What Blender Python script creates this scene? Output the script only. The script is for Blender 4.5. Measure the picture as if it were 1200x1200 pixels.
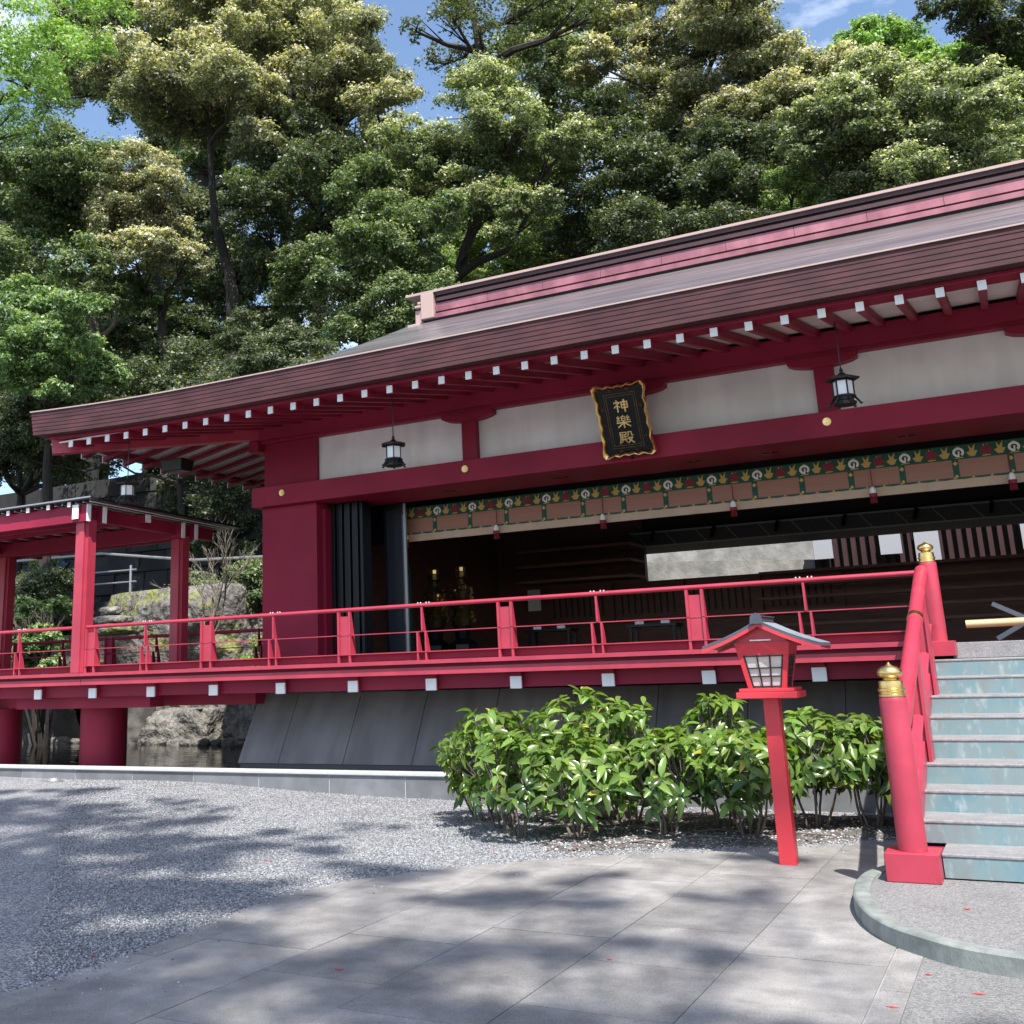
import bpy, bmesh, math, random
import numpy as np
from mathutils import Vector, Matrix
for o in list(bpy.data.objects): bpy.data.objects.remove(o)
SC = bpy.context.scene
COL = SC.collection
R = math.radians
random.seed(7)
RNG = np.random.default_rng(11)

# ---------------------------------------------------------------- camera
cam_d = bpy.data.cameras.new('camera'); cam = bpy.data.objects.new('camera', cam_d); COL.objects.link(cam)
SC.camera = cam
YAW, PIT, ROL = R(-28.75), R(13.66), R(1.95)
fwd = Vector((math.sin(YAW)*math.cos(PIT), math.cos(YAW)*math.cos(PIT), math.sin(PIT)))
rt0 = Vector((math.cos(YAW), -math.sin(YAW), 0)); dn0 = fwd.cross(rt0)
rt = rt0*math.cos(ROL) + dn0*math.sin(ROL); dn = -rt0*math.sin(ROL) + dn0*math.cos(ROL)
m = Matrix.Identity(4)
for i in range(3):
    m[i][0] = rt[i]; m[i][1] = -dn[i]; m[i][2] = -fwd[i]
m[0][3], m[1][3], m[2][3] = 0, 0, 1.55
cam.matrix_world = m
cam_d.sensor_fit = 'HORIZONTAL'; cam_d.sensor_width = 36; cam_d.lens = 36*1260/1200
cam_d.shift_x = (600-491)/1200; cam_d.shift_y = -(600-477)/1200
cam_d.clip_start = 0.05; cam_d.clip_end = 2000

# ---------------------------------------------------------------- world and sun
SUN_EL, SUN_AZ = 58.0, 141.5           # azimuth clockwise from +Y
w = bpy.data.worlds.new('World'); SC.world = w; w.use_nodes = True
nt = w.node_tree; nt.nodes.clear()
def wn(t, **k):
    n = nt.nodes.new(t)
    for a, b in k.items(): setattr(n, a, b)
    return n
sky = wn('ShaderNodeTexSky', sky_type='NISHITA', sun_disc=False)
sky.sun_elevation = R(SUN_EL); sky.sun_rotation = R(SUN_AZ); sky.air_density = 1.0; sky.dust_density = 1.2; sky.ozone_density = 2.0
tc = wn('ShaderNodeTexCoord'); mp = wn('ShaderNodeMapping'); mp.inputs['Scale'].default_value = (1.0, 1.0, 2.6)
mp.inputs['Location'].default_value = (0.35, 0.1, 0.0)
nz = wn('ShaderNodeTexNoise'); nz.inputs['Scale'].default_value = 3.1; nz.inputs['Detail'].default_value = 7; nz.inputs['Roughness'].default_value = .58
cr = wn('ShaderNodeValToRGB'); cr.color_ramp.elements[0].position = .52; cr.color_ramp.elements[1].position = .72
cr.color_ramp.elements[1].color = (.85, .85, .85, 1)
mx = wn('ShaderNodeMixRGB'); mx.inputs[2].default_value = (9.5, 9.9, 10.6, 1)
bg = wn('ShaderNodeBackground'); bg.inputs['Strength'].default_value = 0.125; wo = wn('ShaderNodeOutputWorld')
L = nt.links.new
L(tc.outputs['Generated'], mp.inputs['Vector']); L(mp.outputs[0], nz.inputs['Vector']); L(nz.outputs['Fac'], cr.inputs[0])
L(cr.outputs[0], mx.inputs[0]); L(sky.outputs[0], mx.inputs[1]); L(mx.outputs[0], bg.inputs['Color']); L(bg.outputs[0], wo.inputs[0])
sd = bpy.data.lights.new('sun', 'SUN'); sd.energy = 4.6; sd.angle = R(.53); sd.color = (1, .955, .89)
sun = bpy.data.objects.new('sun', sd); COL.objects.link(sun)
sv = Vector((math.sin(R(SUN_AZ))*math.cos(R(SUN_EL)), math.cos(R(SUN_AZ))*math.cos(R(SUN_EL)), math.sin(R(SUN_EL))))
sun.rotation_euler = sv.to_track_quat('Z', 'Y').to_euler(); sun.location = (6, -8, 14)
vs = SC.view_settings; vs.view_transform = 'Standard'; vs.look = 'None'; vs.exposure = 1.05; vs.gamma = 1; vs.use_curve_mapping = False
SC.render.engine = 'CYCLES'
SC.cycles.max_bounces = 8; SC.cycles.transparent_max_bounces = 8

# ---------------------------------------------------------------- materials
def mat(name, col, rough=.6, metal=0, col2=None, scale=3.0, amt=.5, bump=0, bscale=None, spec=.5, coat=0, stretch=None, detail=6, obj=False, dirt=0, bdist=.02):
    M = bpy.data.materials.new(name); M.use_nodes = True; t = M.node_tree; b = t.nodes['Principled BSDF']
    b.inputs['Roughness'].default_value = rough; b.inputs['Metallic'].default_value = metal
    b.inputs['Specular IOR Level'].default_value = spec; b.inputs['Coat Weight'].default_value = coat
    b.inputs['Base Color'].default_value = (*col, 1)
    if obj: src = t.nodes.new('ShaderNodeTexCoord').outputs['Object']
    else: src = t.nodes.new('ShaderNodeNewGeometry').outputs['Position']
    mpn = t.nodes.new('ShaderNodeMapping'); t.links.new(src, mpn.inputs[0])
    if stretch: mpn.inputs['Scale'].default_value = stretch
    if col2 is not None:
        n = t.nodes.new('ShaderNodeTexNoise'); n.inputs['Scale'].default_value = scale; n.inputs['Detail'].default_value = detail; n.inputs['Roughness'].default_value = .62
        r = t.nodes.new('ShaderNodeValToRGB'); r.color_ramp.elements[0].position = .5-.28*(1-amt)-.03; r.color_ramp.elements[1].position = .5+.28*(1-amt)+.03
        r.color_ramp.elements[0].color = (*col, 1); r.color_ramp.elements[1].color = (*col2, 1)
        t.links.new(mpn.outputs[0], n.inputs['Vector']); t.links.new(n.outputs['Fac'], r.inputs[0]); out = r.outputs[0]
        t.links.new(out, b.inputs['Base Color'])
        mr = t.nodes.new('ShaderNodeMapRange'); mr.inputs['To Min'].default_value = max(.02, rough-.08); mr.inputs['To Max'].default_value = min(1, rough+.1)
        t.links.new(n.outputs['Fac'], mr.inputs[0]); t.links.new(mr.outputs[0], b.inputs['Roughness'])
    if bump:
        n2 = t.nodes.new('ShaderNodeTexNoise'); n2.inputs['Scale'].default_value = bscale or scale*6; n2.inputs['Detail'].default_value = 5
        bp = t.nodes.new('ShaderNodeBump'); bp.inputs['Strength'].default_value = bump; bp.inputs['Distance'].default_value = bdist
        t.links.new(mpn.outputs[0], n2.inputs['Vector']); t.links.new(n2.outputs['Fac'], bp.inputs['Height']); t.links.new(bp.outputs[0], b.inputs['Normal'])
    return M
MT = {}
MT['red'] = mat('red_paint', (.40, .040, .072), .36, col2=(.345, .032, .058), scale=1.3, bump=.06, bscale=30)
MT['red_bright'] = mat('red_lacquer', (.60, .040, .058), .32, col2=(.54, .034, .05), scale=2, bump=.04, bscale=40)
MT['red_shaded'] = mat('red_paint_in_shade', (.27, .017, .048), .5, col2=(.225, .014, .040), scale=1.3, spec=.22)  # darkened copy of the red paint: shade put into beams, pillars and girders
MT['white'] = mat('white_paint', (.80, .80, .80), .5, col2=(.72, .72, .71), scale=6)
MT['plaster'] = mat('white_plaster', (.86, .84, .85), .8, col2=(.78, .77, .78), scale=.9, bump=.05, bscale=60)
MT['copper'] = mat('weathered_copper_edge', (.075, .022, .027), .75, 0, col2=(.052, .015, .020), scale=1.6, stretch=(1, 1, 8), bump=.05)
MT['roof'] = mat('weathered_copper_roof', (.27, .25, .255), .30, .4, col2=(.05, .047, .055), scale=1.1, stretch=(.22, 2.6, 1), amt=.1, bump=.35, bscale=9, detail=10)
MT['ridge'] = mat('faded_red_ridge_copper', (.36, .15, .18), .45, .1, col2=(.25, .085, .115), scale=2.2)
MT['ridge_dk'] = mat('dark_ridge_copper', (.075, .035, .04), .5, .2, col2=(.05, .025, .03), scale=2.2)
MT['ridge_tan'] = mat('tan_ridge_cap', (.42, .31, .28), .5, .1, col2=(.42, .30, .27), scale=3)
MT['gold'] = mat('gilt', (.86, .62, .27), .28, 1, col2=(.72, .49, .18), scale=9)
MT['gold_dk'] = mat('old_gilt', (.20, .13, .05), .4, .8, col2=(.06, .04, .02), scale=14)
MT['black'] = mat('black_metal', (.018, .018, .02), .35, .2)
MT['blackwood'] = mat('black_lacquer', (.008, .009, .012), .3, spec=.25)
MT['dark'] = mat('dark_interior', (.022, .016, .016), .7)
MT['dkwood'] = mat('dark_brown_wood', (.15, .065, .05), .6, col2=(.10, .042, .033), scale=3, stretch=(1, 1, 6))
MT['wood'] = mat('pale_wood', (.62, .45, .26), .5, col2=(.52, .36, .19), scale=4, stretch=(.5, 4, 4))
MT['glassmilk'] = mat('frosted_lamp_glass', (.78, .76, .76), .35)
MT['green'] = mat('green_brocade', (.010, .095, .06), .7, col2=(.006, .06, .04), scale=30)
MT['blind'] = mat('bamboo_blind', (.36, .185, .13), .7, col2=(.29, .14, .10), scale=2, stretch=(.6, 1, 90))
MT['tan'] = mat('tan_lining', (.52, .38, .27), .7, col2=(.45, .32, .22), scale=4)
MT['crimson'] = mat('crimson_silk', (.20, .008, .02), .6)
MT['silk'] = mat('white_silk', (.78, .76, .74), .6)
MT['yellow'] = mat('gold_thread', (.50, .33, .08), .5)
MT['slate'] = mat('grey_slate_panel', (.165, .158, .16), .55, col2=(.14, .136, .138), scale=1.2, bump=.05, bscale=50)
MT['slate_dk'] = mat('dark_slate', (.06, .06, .065), .6)
MT['curb'] = mat('granite_face', (.185, .19, .20), .75, col2=(.12, .125, .135), scale=3.5, bump=.2, bscale=120)
MT['curbtop'] = mat('granite_top', (.50, .50, .50), .6, col2=(.42, .42, .42), scale=30)
MT['mortar'] = mat('pale_mortar', (.50, .50, .49), .8)
MT['pave'] = mat('grey_granite_paving', (.30, .288, .275), .7, col2=(.20, .192, .186), scale=2.2, bump=.3, bscale=160, amt=.25, detail=12)
MT['pavejoint'] = mat('paving_joint', (.20, .20, .20), .9, col2=(.34, .34, .33), scale=3)
MT['kerb'] = mat('pale_green_granite_kerb', (.24, .26, .245), .55, col2=(.14, .165, .155), scale=4, bump=.15, bscale=90, stretch=(1, 1, .4))
MT['tread'] = mat('grey_tread', (.27, .265, .27), .45, col2=(.20, .20, .205), scale=7, bump=.2, bscale=80)
MT['soil'] = mat('dark_soil', (.055, .048, .044), .95, col2=(.12, .11, .105), scale=5, bump=.8, bscale=30)
MT['earth'] = mat('forest_floor', (.05, .045, .03), .95, col2=(.04, .06, .02), scale=.8, bump=.6, bscale=5)
MT['rock'] = mat('pale_boulder', (.26, .245, .22), .85, col2=(.07, .066, .06), scale=1.8, bump=1, bscale=4, amt=.35, detail=12, bdist=.25)
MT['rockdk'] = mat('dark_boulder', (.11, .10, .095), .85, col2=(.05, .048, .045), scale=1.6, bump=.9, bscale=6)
MT['wallstone'] = mat('dark_retaining_stone', (.034, .034, .035), .9, col2=(.015, .015, .016), scale=.7, bump=.8, bscale=4)
MT['concrete'] = mat('sunlit_concrete', (.36, .35, .33), .85, col2=(.17, .17, .16), scale=2.2, bump=.4, bscale=14)
MT['steel'] = mat('grey_steel', (.34, .34, .35), .4, .6)
MT['tile'] = mat('blue_grey_tin', (.10, .115, .14), .38, .35, col2=(.075, .085, .105), scale=8)
MT['bark'] = mat('dark_bark', (.030, .024, .020), .9, col2=(.016, .013, .011), scale=4, bump=.8, bscale=14, stretch=(2, 2, .5))
MT['barkpale'] = mat('pale_bark', (.20, .17, .14), .9, col2=(.12, .10, .085), scale=5, bump=.5, bscale=20)
MT['twig'] = mat('grey_twig', (.17, .14, .115), .8, col2=(.09, .075, .06), scale=12)
MT['leafred'] = mat('fallen_red_leaf', (.45, .05, .05), .6)
MT['leafdry'] = mat('dry_leaf', (.22, .12, .07), .8, col2=(.12, .07, .045), scale=20)
MT['pebble_dk'] = mat('dark_pebble', (.06, .06, .06), .8)
MT['denim'] = mat('blue_cloth', (.10, .16, .36), .8, col2=(.07, .12, .28), scale=8)
MT['greycloth'] = mat('grey_cloth', (.26, .26, .27), .8, col2=(.20, .20, .21), scale=8)
MT['orange'] = mat('orange_cloth', (.48, .20, .05), .7)
MT['skin'] = mat('skin', (.42, .25, .17), .5)
MT['hair'] = mat('dark_hair', (.015, .012, .010), .5)
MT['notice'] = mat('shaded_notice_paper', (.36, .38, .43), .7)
MT['paper'] = mat('white_paper', (.80, .80, .82), .6)
MT['led'] = mat('ceiling_track', (.30, .30, .31), .4)

def riser_mat():                                     # copper green patina over grey, running in streaks
    M = bpy.data.materials.new('patinated_riser'); M.use_nodes = True; t = M.node_tree; b = t.nodes['Principled BSDF']
    g = t.nodes.new('ShaderNodeNewGeometry'); mp_ = t.nodes.new('ShaderNodeMapping'); mp_.inputs['Scale'].default_value = (1, 1, .45)
    n1 = t.nodes.new('ShaderNodeTexNoise'); n1.inputs['Scale'].default_value = 5.5; n1.inputs['Detail'].default_value = 8; n1.inputs['Roughness'].default_value = .65
    n2 = t.nodes.new('ShaderNodeTexNoise'); n2.inputs['Scale'].default_value = 17; n2.inputs['Detail'].default_value = 5
    r1 = t.nodes.new('ShaderNodeValToRGB'); e = r1.color_ramp.elements
    e[0].position = .32; e[0].color = (.20, .225, .225, 1); e[1].position = .66; e[1].color = (.13, .245, .285, 1)
    k = r1.color_ramp.elements.new(.5); k.color = (.19, .27, .285, 1)
    r2 = t.nodes.new('ShaderNodeValToRGB'); r2.color_ramp.elements[0].position = .55; r2.color_ramp.elements[1].position = .8
    mixn = t.nodes.new('ShaderNodeMixRGB'); mixn.inputs[2].default_value = (.38, .44, .44, 1)
    for a, c in ((g.outputs['Position'], mp_.inputs[0]), (mp_.outputs[0], n1.inputs['Vector']), (mp_.outputs[0], n2.inputs['Vector']), (n1.outputs['Fac'], r1.inputs[0]),
                 (n2.outputs['Fac'], r2.inputs[0]), (r2.outputs[0], mixn.inputs[0]), (r1.outputs[0], mixn.inputs[1]), (mixn.outputs[0], b.inputs['Base Color'])): t.links.new(a, c)
    b.inputs['Roughness'].default_value = .5
    return M
MT['riser'] = riser_mat()
def vary_by_object(M, lo=.82, hi=1.12):
    t = M.node_tree; b = t.nodes['Principled BSDF']; s = b.inputs['Base Color'].links[0].from_socket
    oi = t.nodes.new('ShaderNodeObjectInfo'); mr = t.nodes.new('ShaderNodeMapRange'); mr.inputs['To Min'].default_value = lo; mr.inputs['To Max'].default_value = hi
    hs = t.nodes.new('ShaderNodeHueSaturation'); t.links.new(oi.outputs['Random'], mr.inputs[0]); t.links.new(mr.outputs[0], hs.inputs['Value']); t.links.new(s, hs.inputs['Color']); t.links.new(hs.outputs[0], b.inputs['Base Color'])
def speckle(M, scale, lo, hi, stretch=(1, 1, 1)):
    t = M.node_tree; b = t.nodes['Principled BSDF']; s = b.inputs['Base Color'].links[0].from_socket
    g = t.nodes.new('ShaderNodeNewGeometry'); n = t.nodes.new('ShaderNodeTexNoise'); n.inputs['Scale'].default_value = scale; n.inputs['Detail'].default_value = 3
    r = t.nodes.new('ShaderNodeValToRGB'); r.color_ramp.elements[0].position = .38; r.color_ramp.elements[1].position = .62; r.color_ramp.elements[0].color = (lo, lo, lo, 1); r.color_ramp.elements[1].color = (hi, hi, hi, 1)
    m_ = t.nodes.new('ShaderNodeMixRGB'); m_.blend_type = 'MULTIPLY'; m_.inputs[0].default_value = 1
    mq = t.nodes.new('ShaderNodeMapping'); mq.inputs['Scale'].default_value = stretch; t.links.new(g.outputs['Position'], mq.inputs[0]); t.links.new(mq.outputs[0], n.inputs['Vector']); t.links.new(n.outputs['Fac'], r.inputs[0]); t.links.new(s, m_.inputs[1]); t.links.new(r.outputs[0], m_.inputs[2]); t.links.new(m_.outputs[0], b.inputs['Base Color'])
def gravel_mat():
    M = bpy.data.materials.new('gravel_bed'); M.use_nodes = True; t = M.node_tree; b = t.nodes['Principled BSDF']
    g = t.nodes.new('ShaderNodeNewGeometry'); v = t.nodes.new('ShaderNodeTexVoronoi'); v.inputs['Scale'].default_value = 75
    r = t.nodes.new('ShaderNodeValToRGB'); e = r.color_ramp.elements; e[0].color = (.10, .105, .115, 1); e[1].color = (.40, .405, .42, 1); e[0].position = .1; e[1].position = .9
    k = r.color_ramp.elements.new(.5); k.color = (.22, .225, .235, 1)
    s = t.nodes.new('ShaderNodeSeparateColor'); bp = t.nodes.new('ShaderNodeBump'); bp.inputs['Strength'].default_value = 1; bp.inputs['Distance'].default_value = .012; bp.invert = True
    n = t.nodes.new('ShaderNodeTexNoise'); n.inputs['Scale'].default_value = 1.4; n.inputs['Detail'].default_value = 4
    mm = t.nodes.new('ShaderNodeMixRGB'); mm.blend_type = 'MULTIPLY'; mm.inputs[0].default_value = .5
    r3 = t.nodes.new('ShaderNodeValToRGB'); r3.color_ramp.elements[0].color = (.7, .7, .7, 1); r3.color_ramp.elements[0].position = .35; r3.color_ramp.elements[1].position = .6
    for a, c in ((g.outputs['Position'], v.inputs['Vector']), (v.outputs['Color'], s.inputs[0]), (s.outputs[0], r.inputs[0]), (v.outputs['Distance'], bp.inputs['Height']), (bp.outputs[0], b.inputs['Normal']),
                 (g.outputs['Position'], n.inputs['Vector']), (n.outputs['Fac'], r3.inputs[0]), (r.outputs[0], mm.inputs[1]), (r3.outputs[0], mm.inputs[2]), (mm.outputs[0], b.inputs['Base Color'])): t.links.new(a, c)
    b.inputs['Roughness'].default_value = .85
    return M
MT['gravel'] = gravel_mat()
def aggregate_mat():
    M = gravel_mat(); M.name = 'exposed_aggregate'; t = M.node_tree
    for n in t.nodes:
        if n.type == 'TEX_VORONOI': n.inputs['Scale'].default_value = 110
        if n.type == 'VALTORGB' and len(n.color_ramp.elements) == 3:
            for e, c in zip(n.color_ramp.elements, ((.12, .12, .12, 1), (.175, .172, .17, 1), (.235, .23, .225, 1))): e.color = c
        if n.type == 'BUMP': n.inputs['Distance'].default_value = .004
    return M
MT['aggregate'] = aggregate_mat()
def pebble_mat():
    M = bpy.data.materials.new('gravel_stone'); M.use_nodes = True; t = M.node_tree; b = t.nodes['Principled BSDF']
    g = t.nodes.new('ShaderNodeNewGeometry'); r = t.nodes.new('ShaderNodeValToRGB'); e = r.color_ramp.elements; e[0].color = (.09, .093, .10, 1); e[1].color = (.44, .445, .46, 1)
    k = r.color_ramp.elements.new(.5); k.color = (.225, .23, .24, 1)
    t.links.new(g.outputs['Random Per Island'], r.inputs[0]); t.links.new(r.outputs[0], b.inputs['Base Color']); b.inputs['Roughness'].default_value = .8
    return M
MT['pebble'] = pebble_mat()
def water_mat():
    M = bpy.data.materials.new('pond_water'); M.use_nodes = True; t = M.node_tree; b = t.nodes['Principled BSDF']
    b.inputs['Base Color'].default_value = (.010, .013, .012, 1); b.inputs['Roughness'].default_value = .03; b.inputs['IOR'].default_value = 1.33; b.inputs['Specular IOR Level'].default_value = .8
    g = t.nodes.new('ShaderNodeNewGeometry'); n = t.nodes.new('ShaderNodeTexNoise'); n.inputs['Scale'].default_value = 2.2; n.inputs['Detail'].default_value = 2
    mp_ = t.nodes.new('ShaderNodeMapping'); mp_.inputs['Scale'].default_value = (1, 2.6, 1)
    bp = t.nodes.new('ShaderNodeBump'); bp.inputs['Strength'].default_value = .25; bp.inputs['Distance'].default_value = .03
    for a, c in ((g.outputs['Position'], mp_.inputs[0]), (mp_.outputs[0], n.inputs['Vector']), (n.outputs['Fac'], bp.inputs['Height']), (bp.outputs[0], b.inputs['Normal'])): t.links.new(a, c)
    return M
MT['water'] = water_mat()
def moss_mat():
    M = mat('mossy_boulder', (.22, .205, .185), .9, col2=(.05, .047, .042), scale=1.8, bump=1, bscale=4, amt=.35, detail=12, bdist=.25); t = M.node_tree; b = t.nodes['Principled BSDF']
    src = b.inputs['Base Color'].links[0].from_socket
    g = t.nodes.new('ShaderNodeNewGeometry'); n = t.nodes.new('ShaderNodeTexNoise'); n.inputs['Scale'].default_value = 1.3; n.inputs['Detail'].default_value = 8
    r = t.nodes.new('ShaderNodeValToRGB'); r.color_ramp.elements[0].position = .52; r.color_ramp.elements[1].position = .60
    mm = t.nodes.new('ShaderNodeMixRGB'); mm.inputs[2].default_value = (.17, .18, .06, 1)
    for a, c in ((g.outputs['Position'], n.inputs['Vector']), (n.outputs['Fac'], r.inputs[0]), (r.outputs[0], mm.inputs[0]), (src, mm.inputs[1]), (mm.outputs[0], b.inputs['Base Color'])): t.links.new(a, c)
    return M
MT['mossy'] = moss_mat()
def leaf_mat(name, base, vary=.25, rough=.45, trans=.35, attr=True, tr=(1.3, 1.5, .5)):
    M = bpy.data.materials.new(name); M.use_nodes = True; t = M.node_tree; b = t.nodes['Principled BSDF']; out = t.nodes['Material Output']
    b.inputs['Roughness'].default_value = rough
    hs = t.nodes.new('ShaderNodeHueSaturation')
    if attr:
        a = t.nodes.new('ShaderNodeAttribute'); a.attribute_name = 'leafcol'; t.links.new(a.outputs['Color'], hs.inputs['Color'])
    else:
        hs.inputs['Color'].default_value = (*base, 1)
        oi = t.nodes.new('ShaderNodeObjectInfo'); mr = t.nodes.new('ShaderNodeMapRange'); mr.inputs['To Min'].default_value = 1-vary; mr.inputs['To Max'].default_value = 1+vary
        t.links.new(oi.outputs['Random'], mr.inputs[0]); t.links.new(mr.outputs[0], hs.inputs['Value'])
        m2 = t.nodes.new('ShaderNodeMapRange'); m2.inputs['To Min'].default_value = .475; m2.inputs['To Max'].default_value = .515
        wn_ = t.nodes.new('ShaderNodeTexWhiteNoise'); wn_.noise_dimensions = '1D'; t.links.new(oi.outputs['Random'], wn_.inputs['W']); t.links.new(wn_.outputs['Value'], m2.inputs[0]); t.links.new(m2.outputs[0], hs.inputs['Hue'])
    t.links.new(hs.outputs[0], b.inputs['Base Color'])
    tl = t.nodes.new('ShaderNodeBsdfTranslucent'); mu = t.nodes.new('ShaderNodeMixRGB'); mu.blend_type = 'MULTIPLY'; mu.inputs[0].default_value = 1; mu.inputs[2].default_value = (*tr, 1)
    t.links.new(hs.outputs[0], mu.inputs[1]); t.links.new(mu.outputs[0], tl.inputs[0])
    ms = t.nodes.new('ShaderNodeMixShader'); ms.inputs[0].default_value = trans
    t.links.new(b.outputs[0], ms.inputs[1]); t.links.new(tl.outputs[0], ms.inputs[2]); t.links.new(ms.outputs[0], out.inputs[0])
    return M
MT['crown'] = leaf_mat('tree_leaves', (0, 0, 0))
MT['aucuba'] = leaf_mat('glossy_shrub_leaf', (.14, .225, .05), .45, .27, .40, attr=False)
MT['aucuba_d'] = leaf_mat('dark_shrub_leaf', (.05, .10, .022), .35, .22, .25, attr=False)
MT['aucuba_y'] = leaf_mat('yellow_shrub_leaf', (.40, .33, .06), .2, .35, .3, attr=False)
def lamp_mat():
    M = mat('lit_lantern_paper', (.40, .38, .39), .6); b = M.node_tree.nodes['Principled BSDF']
    b.inputs['Emission Color'].default_value = (1, .72, .5, 1); b.inputs['Emission Strength'].default_value = .06
    return M
MT['lampaper'] = lamp_mat()

vary_by_object(MT['pave'], .84, 1.1); vary_by_object(MT['slate'], .9, 1.1); vary_by_object(MT['curb'], .8, 1.15); vary_by_object(MT['wallstone'], .6, 1.5); vary_by_object(MT['ridge'], .88, 1.1)
speckle(MT['pave'], 130, .78, 1.12); speckle(MT['pave'], 5, .82, 1.08); speckle(MT['pave'], 1.4, .84, 1.08); speckle(MT['plaster'], 1.1, .9, 1.03); speckle(MT['plaster'], 5, .93, 1.02, (1, 1, .15)); speckle(MT['slate'], 4, .80, 1.08, (1, .3, .2)); speckle(MT['slate'], .9, .88, 1.05); speckle(MT['curb'], 7, .8, 1.1); speckle(MT['copper'], 2.5, .75, 1.15, (1, 1, 3)); speckle(MT['roof'], 3, .7, 1.15, (.25, 3, 1)); speckle(MT['kerb'], 9, .8, 1.1); speckle(MT['ridge'], 3, .8, 1.1, (1, 1, .3)); speckle(MT['mossy'], 9, .65, 1.15); speckle(MT['rock'], 9, .65, 1.15); speckle(MT['tread'], 60, .8, 1.05); speckle(MT['red_shaded'], .8, .86, 1.08); speckle(MT['red'], 3.5, .9, 1.05)

# ---------------------------------------------------------------- mesh builder (world coordinates)
class MB:
    def __init__(s): s.v = []; s.f = []
    def box(s, x0, x1, y0, y1, z0, z1):
        b = len(s.v); s.v += [(x, y, z) for z in (z0, z1) for y in (y0, y1) for x in (x0, x1)]
        s.f += [tuple(b+i for i in q) for q in ((0, 2, 3, 1), (4, 5, 7, 6), (0, 1, 5, 4), (2, 6, 7, 3), (0, 4, 6, 2), (1, 3, 7, 5))]; return s
    def hexa(s, p):                                   # eight corners, bottom 0-3 counter-clockwise seen from above, top 4-7
        b = len(s.v); s.v += [tuple(q) for q in p]
        s.f += [tuple(b+i for i in q) for q in ((3, 2, 1, 0), (4, 5, 6, 7), (0, 1, 5, 4), (1, 2, 6, 5), (2, 3, 7, 6), (3, 0, 4, 7))]; return s
    def beam(s, a, c, wd, ht, up=(0, 0, 1)):          # box along a-c, a and c at its centre line
        a = Vector(a); c = Vector(c); d = (c-a).normalized(); u = Vector(up); sd_ = d.cross(u).normalized(); u = sd_.cross(d).normalized()
        P = []
        for h in (-ht/2, ht/2):
            for q, k in ((a, -1), (a, 1), (c, 1), (c, -1)): P.append(q+sd_*k*wd/2+u*h)
        return s.hexa(P)
    def lathe(s, prof, cx, cy, cz=0, n=20, caps=True):
        b = len(s.v)
        for r, z in prof:
            for i in range(n):
                a = 2*math.pi*i/n; s.v.append((cx+r*math.cos(a), cy+r*math.sin(a), cz+z))
        for k in range(len(prof)-1):
            for i in range(n):
                j = (i+1) % n; s.f.append((b+k*n+i, b+k*n+j, b+(k+1)*n+j, b+(k+1)*n+i))
        if caps: s.f.append(tuple(b+i for i in range(n))[::-1]); s.f.append(tuple(b+(len(prof)-1)*n+i for i in range(n)))
        return s
    def tube(s, pts, rad, n=8):
        pts = [Vector(p) for p in pts]; rs = rad if isinstance(rad, (list, tuple)) else [rad]*len(pts); b = len(s.v)
        ref = Vector((.31, .17, .93)) if abs((pts[-1]-pts[0]).normalized().z) < .9 else Vector((1, .1, 0))
        for k, p in enumerate(pts):
            d = (pts[min(k+1, len(pts)-1)]-pts[max(k-1, 0)]).normalized(); u = d.cross(ref).normalized(); v_ = d.cross(u).normalized()
            for i in range(n):
                a = 2*math.pi*i/n; s.v.append(tuple(p+u*math.cos(a)*rs[k]+v_*math.sin(a)*rs[k]))
        for k in range(len(pts)-1):
            for i in range(n):
                j = (i+1) % n; s.f.append((b+k*n+i, b+k*n+j, b+(k+1)*n+j, b+(k+1)*n+i))
        s.f.append(tuple(b+i for i in range(n))); s.f.append(tuple(b+(len(pts)-1)*n+i for i in range(n))[::-1]); return s
    def prism(s, poly, axis, a0, a1):                 # polygon in the plane across axis ('x': (y,z), 'y': (x,z), 'z': (x,y)), extruded a0..a1
        def P(u, v, a): return (a, u, v) if axis == 'x' else ((u, a, v) if axis == 'y' else (u, v, a))
        b = len(s.v); n = len(poly); s.v += [P(u, v, a0) for u, v in poly]+[P(u, v, a1) for u, v in poly]
        s.f.append(tuple(b+i for i in range(n))); s.f.append(tuple(b+n+i for i in range(n))[::-1])
        for i in range(n): j = (i+1) % n; s.f.append((b+i, b+n+i, b+n+j, b+j))
        return s
    def mesh(s, name, mt, off=(0, 0, 0), smooth=False):
        me = bpy.data.meshes.new(name); me.from_pydata([(x-off[0], y-off[1], z-off[2]) for x, y, z in s.v], [], s.f)
        bm = bmesh.new(); bm.from_mesh(me); bmesh.ops.recalc_face_normals(bm, faces=bm.faces); bm.to_mesh(me); bm.free()
        if smooth:
            me.polygons.foreach_set('use_smooth', [True]*len(me.polygons))
            try: me.set_sharp_from_angle(angle=R(38))
            except Exception: pass
        me.materials.append(mt if not isinstance(mt, str) else MT[mt]); return me
ORG = {}
def tag(o, label=None, cat=None, group=None, kind=None):
    if label: o['label'] = label
    if cat: o['category'] = cat
    if group: o['group'] = group
    if kind: o['kind'] = kind
    return o
def thing(name, label, cat, loc=(0, 0, 0), group=None, parent=None):
    o = bpy.data.objects.new(name, None); COL.objects.link(o); o.location = loc; o.empty_display_size = .2; ORG[o.name] = Vector(loc)
    return tag(o, label, cat, group)
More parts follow.
